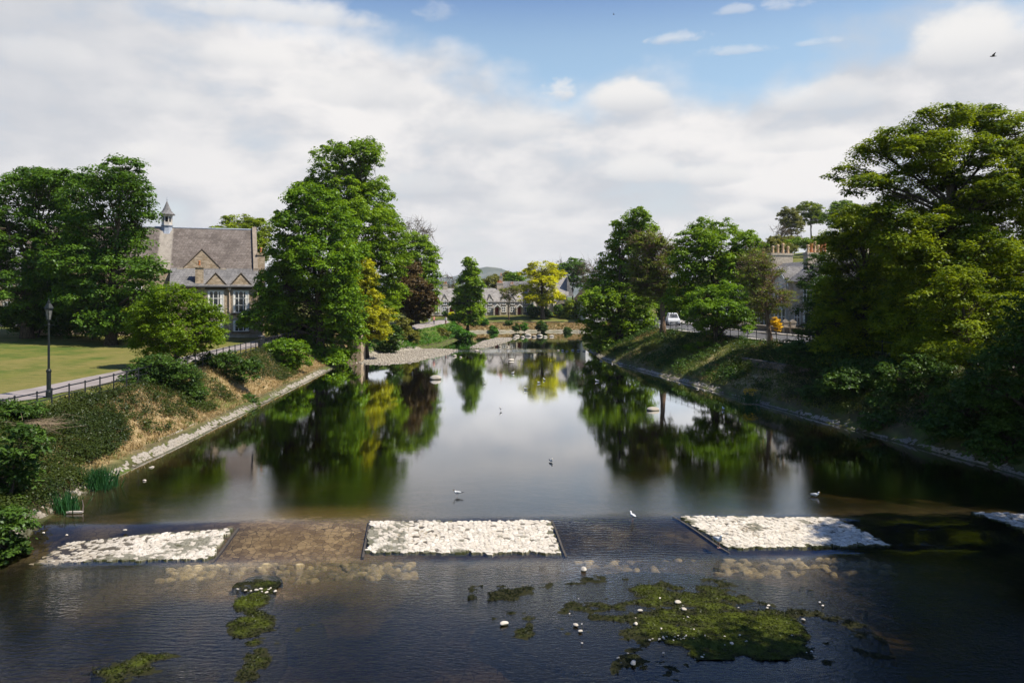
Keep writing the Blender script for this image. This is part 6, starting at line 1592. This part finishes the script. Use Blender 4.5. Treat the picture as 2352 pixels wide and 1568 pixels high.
# ================================================================== river weed downstream of the weir
def weed_patch(name, label, cx, cy, rx, ry, seed, amp=.16, lift=-.03, clumps=None, green=.5):
    """bed of water weed just breaking the surface: height field plus fine leaves"""
    c = on_z(cx, cy, -DROP); kx = rx / F * c[1]; y0 = on_z(cx, cy + ry, -DROP)[1]; y1 = on_z(cx, cy - ry, -DROP)[1]
    X = np.arange(c[0] - kx * 1.15, c[0] + kx * 1.15, .05); Y = np.arange(y0 - .3, y1 + .3, .05)
    gx, gy = np.meshgrid(X, Y, indexing='ij')
    u = (gx - c[0]) / kx; v = (gy - (y0 + y1) / 2) / ((y1 - y0) / 2)
    edge = 1 - (u * u + v * v)
    n = fbm(gx * .75 + seed, gy * .75, seed, 5); nf = fbm(gx * 5, gy * 5, seed + 3, 3)
    n5 = fbm(gx * 2.1 + 3, gy * 2.6, seed + 5, 4)
    h = lift - .005 + amp * .62 * (np.clip(edge, -2, 1) * .5 + (n - .5) * 2.2 + (n5 - .5) * 1.5) + .05 * (nf - .5)
    z = -DROP + np.where(h > 0, .032 * np.tanh(h / .05), np.clip(h * np.where(edge > .05, .15, 1.), -.30, 0) - 1.6 * np.clip(-edge - .02, 0, .6))
    g = fbm(gx * .5 + 4, gy * .5, seed + 9) 
    m = MATS.get('weed_mat')
    if m is None:
        m, t = newmat('weed_bed'); p = t.pos(); nn = t.noise(p, 22., 4, .7); n2 = t.noise(p, 2.2, 4, .6); k = t.attr('green')
        cc = t.mix(nn, (.010, .012, .004), (.038, .036, .009)); cg = t.mix(nn, (.030, .046, .003), (.11, .135, .007))
        cc = t.mix(t.math('MULTIPLY', k, t.smooth(n2, .3, .6)), cc, cg)
        t.out(t.prin(cc, .9, t.bump(nn, .05, 1.), 0, .2)); MATS['weed_mat'] = m
    gk = np.clip(sstep(.0, .10, h) * sstep(.5 - green * .3, .8 - green * .3, g + .25 * np.clip(edge, -1, 1)), 0, 1)
    o = mesh_np(name, np.stack([gx, gy, z], -1).reshape(-1, 3), grid_faces(len(X), len(Y)), [m], dict(green=gk), smooth=True)
    tag(o, label, 'river weed', None, 'stuff')
    # fine leaves on the raised parts
    r = np.random.default_rng(seed); hh = h.reshape(-1); ii = np.where(hh > .012)[0]
    if len(ii) > 20:
        ii = r.choice(ii, min(len(ii), int(len(ii) * .55)))
        P_ = np.stack([gx.reshape(-1)[ii], gy.reshape(-1)[ii], z.reshape(-1)[ii] + .01], 1) + r.normal(size=(len(ii), 3)) * [.03, .03, .004]
        V, Fc, idx = leaves_geo(P_, np.full((len(ii), 3), .035) * [1, 1, .5], 4, .05, r, .9)
        q = mesh_np('weed_leaves', V, Fc, [LM['weed']], parent=o, fattrs=dict(tint=np.clip(gk.reshape(-1)[ii][idx] * .8 + r.normal(size=len(idx)) * .15, 0, 1)))
        q['kind'] = 'stuff'
    return o
weed_patch('river_weed', 'bright green weed mound breaking the water left of mid river', 585, 1378, 36, 27, 601, .30, .08, green=1.8)
weed_patch('river_weed', 'brown weed mound upstream of the bright green one', 600, 1334, 46, 16, 602, .22, .0, green=.25)
weed_patch('river_weed', 'dim weed mound below the bright green one', 578, 1436, 58, 28, 603, .2, -.02, green=.6)
weed_patch('river_weed', 'sunken brown weed streak near the lower edge', 585, 1512, 56, 60, 604, .16, -.07, green=.1)
weed_patch('river_weed', 'olive weed mound in the lower left shallows', 330, 1530, 95, 44, 605, .2, -.03, green=.5)
weed_patch('river_weed', 'small sunken weed tuft right of the mounds', 705, 1455, 40, 30, 606, .12, -.06, green=.1)
weed_patch('river_weed', 'broad weed bed strewn with stones right of mid river', 1560, 1445, 430, 135, 607, .25, -.06, green=.15)
weed_patch('river_weed', 'long vivid green weed strip through the stony weed bed', 1690, 1455, 150, 48, 608, .30, .07, green=1.8)
weed_patch('river_weed', 'dull weed bed at the shaded end of the stony one', 1840, 1440, 130, 50, 609, .16, -.06, green=.1)
weed_patch('river_weed', 'brown weed at the lower right edge', 2080, 1555, 120, 26, 610, .14, -.05, green=.1)
weed_patch('river_weed', 'dark weed film on the shallows behind the left apron', 120, 1224, 70, 14, 611, .14, -.03, green=.5) if False else None
# stones on the weed bed
r_ = np.random.default_rng(77)
BIG = [(1340, 1308, 22, 'flat white stone alone just above the stony weed bed'), (1322, 1435, 15, 'white stone at the left side of the weed bed'), (1333, 1449, 12, 'pale stone next to the white one at the left side'),
       (1557, 1383, 18, 'pale stone at the middle top of the weed bed'), (1570, 1399, 15, 'grey white stone below the one at the top of the weed bed'), (1470, 1402, 13, 'brownish stone in the middle of the weed bed'),
       (1460, 1433, 16, 'tan stone on a green tuft of the weed bed'), (1455, 1523, 22, 'flat cream stone near the lower edge of the weed bed'), (1580, 1417, 10, 'small white stone left of the vivid weed strip'),
       (1845, 1423, 11, 'white stone at the far right of the weed bed'), (1680, 1478, 14, 'pale stone on the vivid green strip'), (1158, 1432, 22, 'brown stone awash left of the weed bed')]
for i, (px, py, w, lab) in enumerate(BIG): rock_at(px, py, w, lab, 620 + i, -DROP + .03, .5, 'stones of the weed bed')
for i in range(52):
    if i < 24: px, py = 1560 + r_.normal() * 38, 1462 + r_.normal() * 7
    else: px, py = r_.uniform(1290, 1890), r_.uniform(1370, 1530)
    rock_at(px, py, r_.uniform(4, 9), 'small pale pebble scattered over the stony weed bed', 640 + i, -DROP + .03, .5, 'small pebbles of the weed bed')
for i in range(12): rock_at(592 + r_.normal() * 20, 1356 + r_.normal() * 3, r_.uniform(5, 11), 'small pale stone between the two weed mounds', 720 + i, -DROP + .04, .5, 'stones between the weed mounds')
# sunken cobbles at the foot of the weir
def cobbles(name, label, x0, x1, s0, s1, size, seed, z):
    r = np.random.default_rng(seed); u = np.arange(x0, x1, .045); w = np.arange(s0, s1, .045); gu, gw = np.meshgrid(u, w, indexing='ij')
    e, r1, r2, su, sv = cell_field(gu, gw, size, seed, 1.15)
    gy = yc(gu) - gw; keep = (r2 > .32) & (fbm(su * .35, sv * .6, seed + 4) > .36 + .3 * sstep(1.6, 0., np.minimum(su - x0, x1 - su))) & (sv < s1 - (s1 - s0) * .5 * fbm(su * .6, su * 0, seed + 6))
    h = np.where(keep, .11 * (1 - np.exp(-e * 5)) * (.6 + .6 * r1), -.25)
    o = mesh_np(name, np.stack([gu, gy, z - .05 * (gw - s0) + h], -1).reshape(-1, 3), grid_faces(len(u), len(w)), [COBM], dict(rnd=r1, gap=np.clip(1 - e / .1, 0, 1) * .8, moss=(~keep) * .9), smooth=True)
    tag(o, label, 'cobbles', None, 'stuff')
def cobm():
    m, t = newmat('sunken_cobble'); p = t.pos(); n = t.noise(p, 8., 4, .6)
    c = t.mix(t.attr('rnd'), (.12, .085, .04), (.42, .34, .20)); c = t.mix(t.smooth(n, .45, .7, 0., .6), c, (.09, .075, .03))
    c = t.mix(t.attr('gap'), c, (.03, .024, .012)); c = t.mix(t.attr('moss'), c, (.02, .02, .01)); t.out(t.prin(c, .8)); return m
COBM = cobm()
cobbles('sunken_cobbles', 'sunken brown cobbles below the left gap of the weir', -11.5, -2.0, 3.1, 5.0, .26, 521, -DROP - .10)
cobbles('sunken_cobbles', 'sunken pale cobbles below the right gap of the weir', 1.5, 14, 3.1, 4.9, .26, 522, -DROP - .12)
hz = MB(); hz.box(-9400, 9400, -3200, 12400, -6, 190)
hm, ht = newmat('haze_air'); pv = ht.n('ShaderNodeVolumePrincipled'); pv.inputs['Color'].default_value = (.86, .92, 1, 1); pv.inputs['Density'].default_value = .85e-4; pv.inputs['Anisotropy'].default_value = .2
ho = ht.n('ShaderNodeOutputMaterial'); ht.L.new(pv.outputs[0], ho.inputs['Volume'])
tag(hz.build('haze', hm), kind='stuff')
print('leaves', NLEAF, 'objects', len(bpy.data.objects), 'polys', sum(len(m.polygons) for m in bpy.data.meshes))
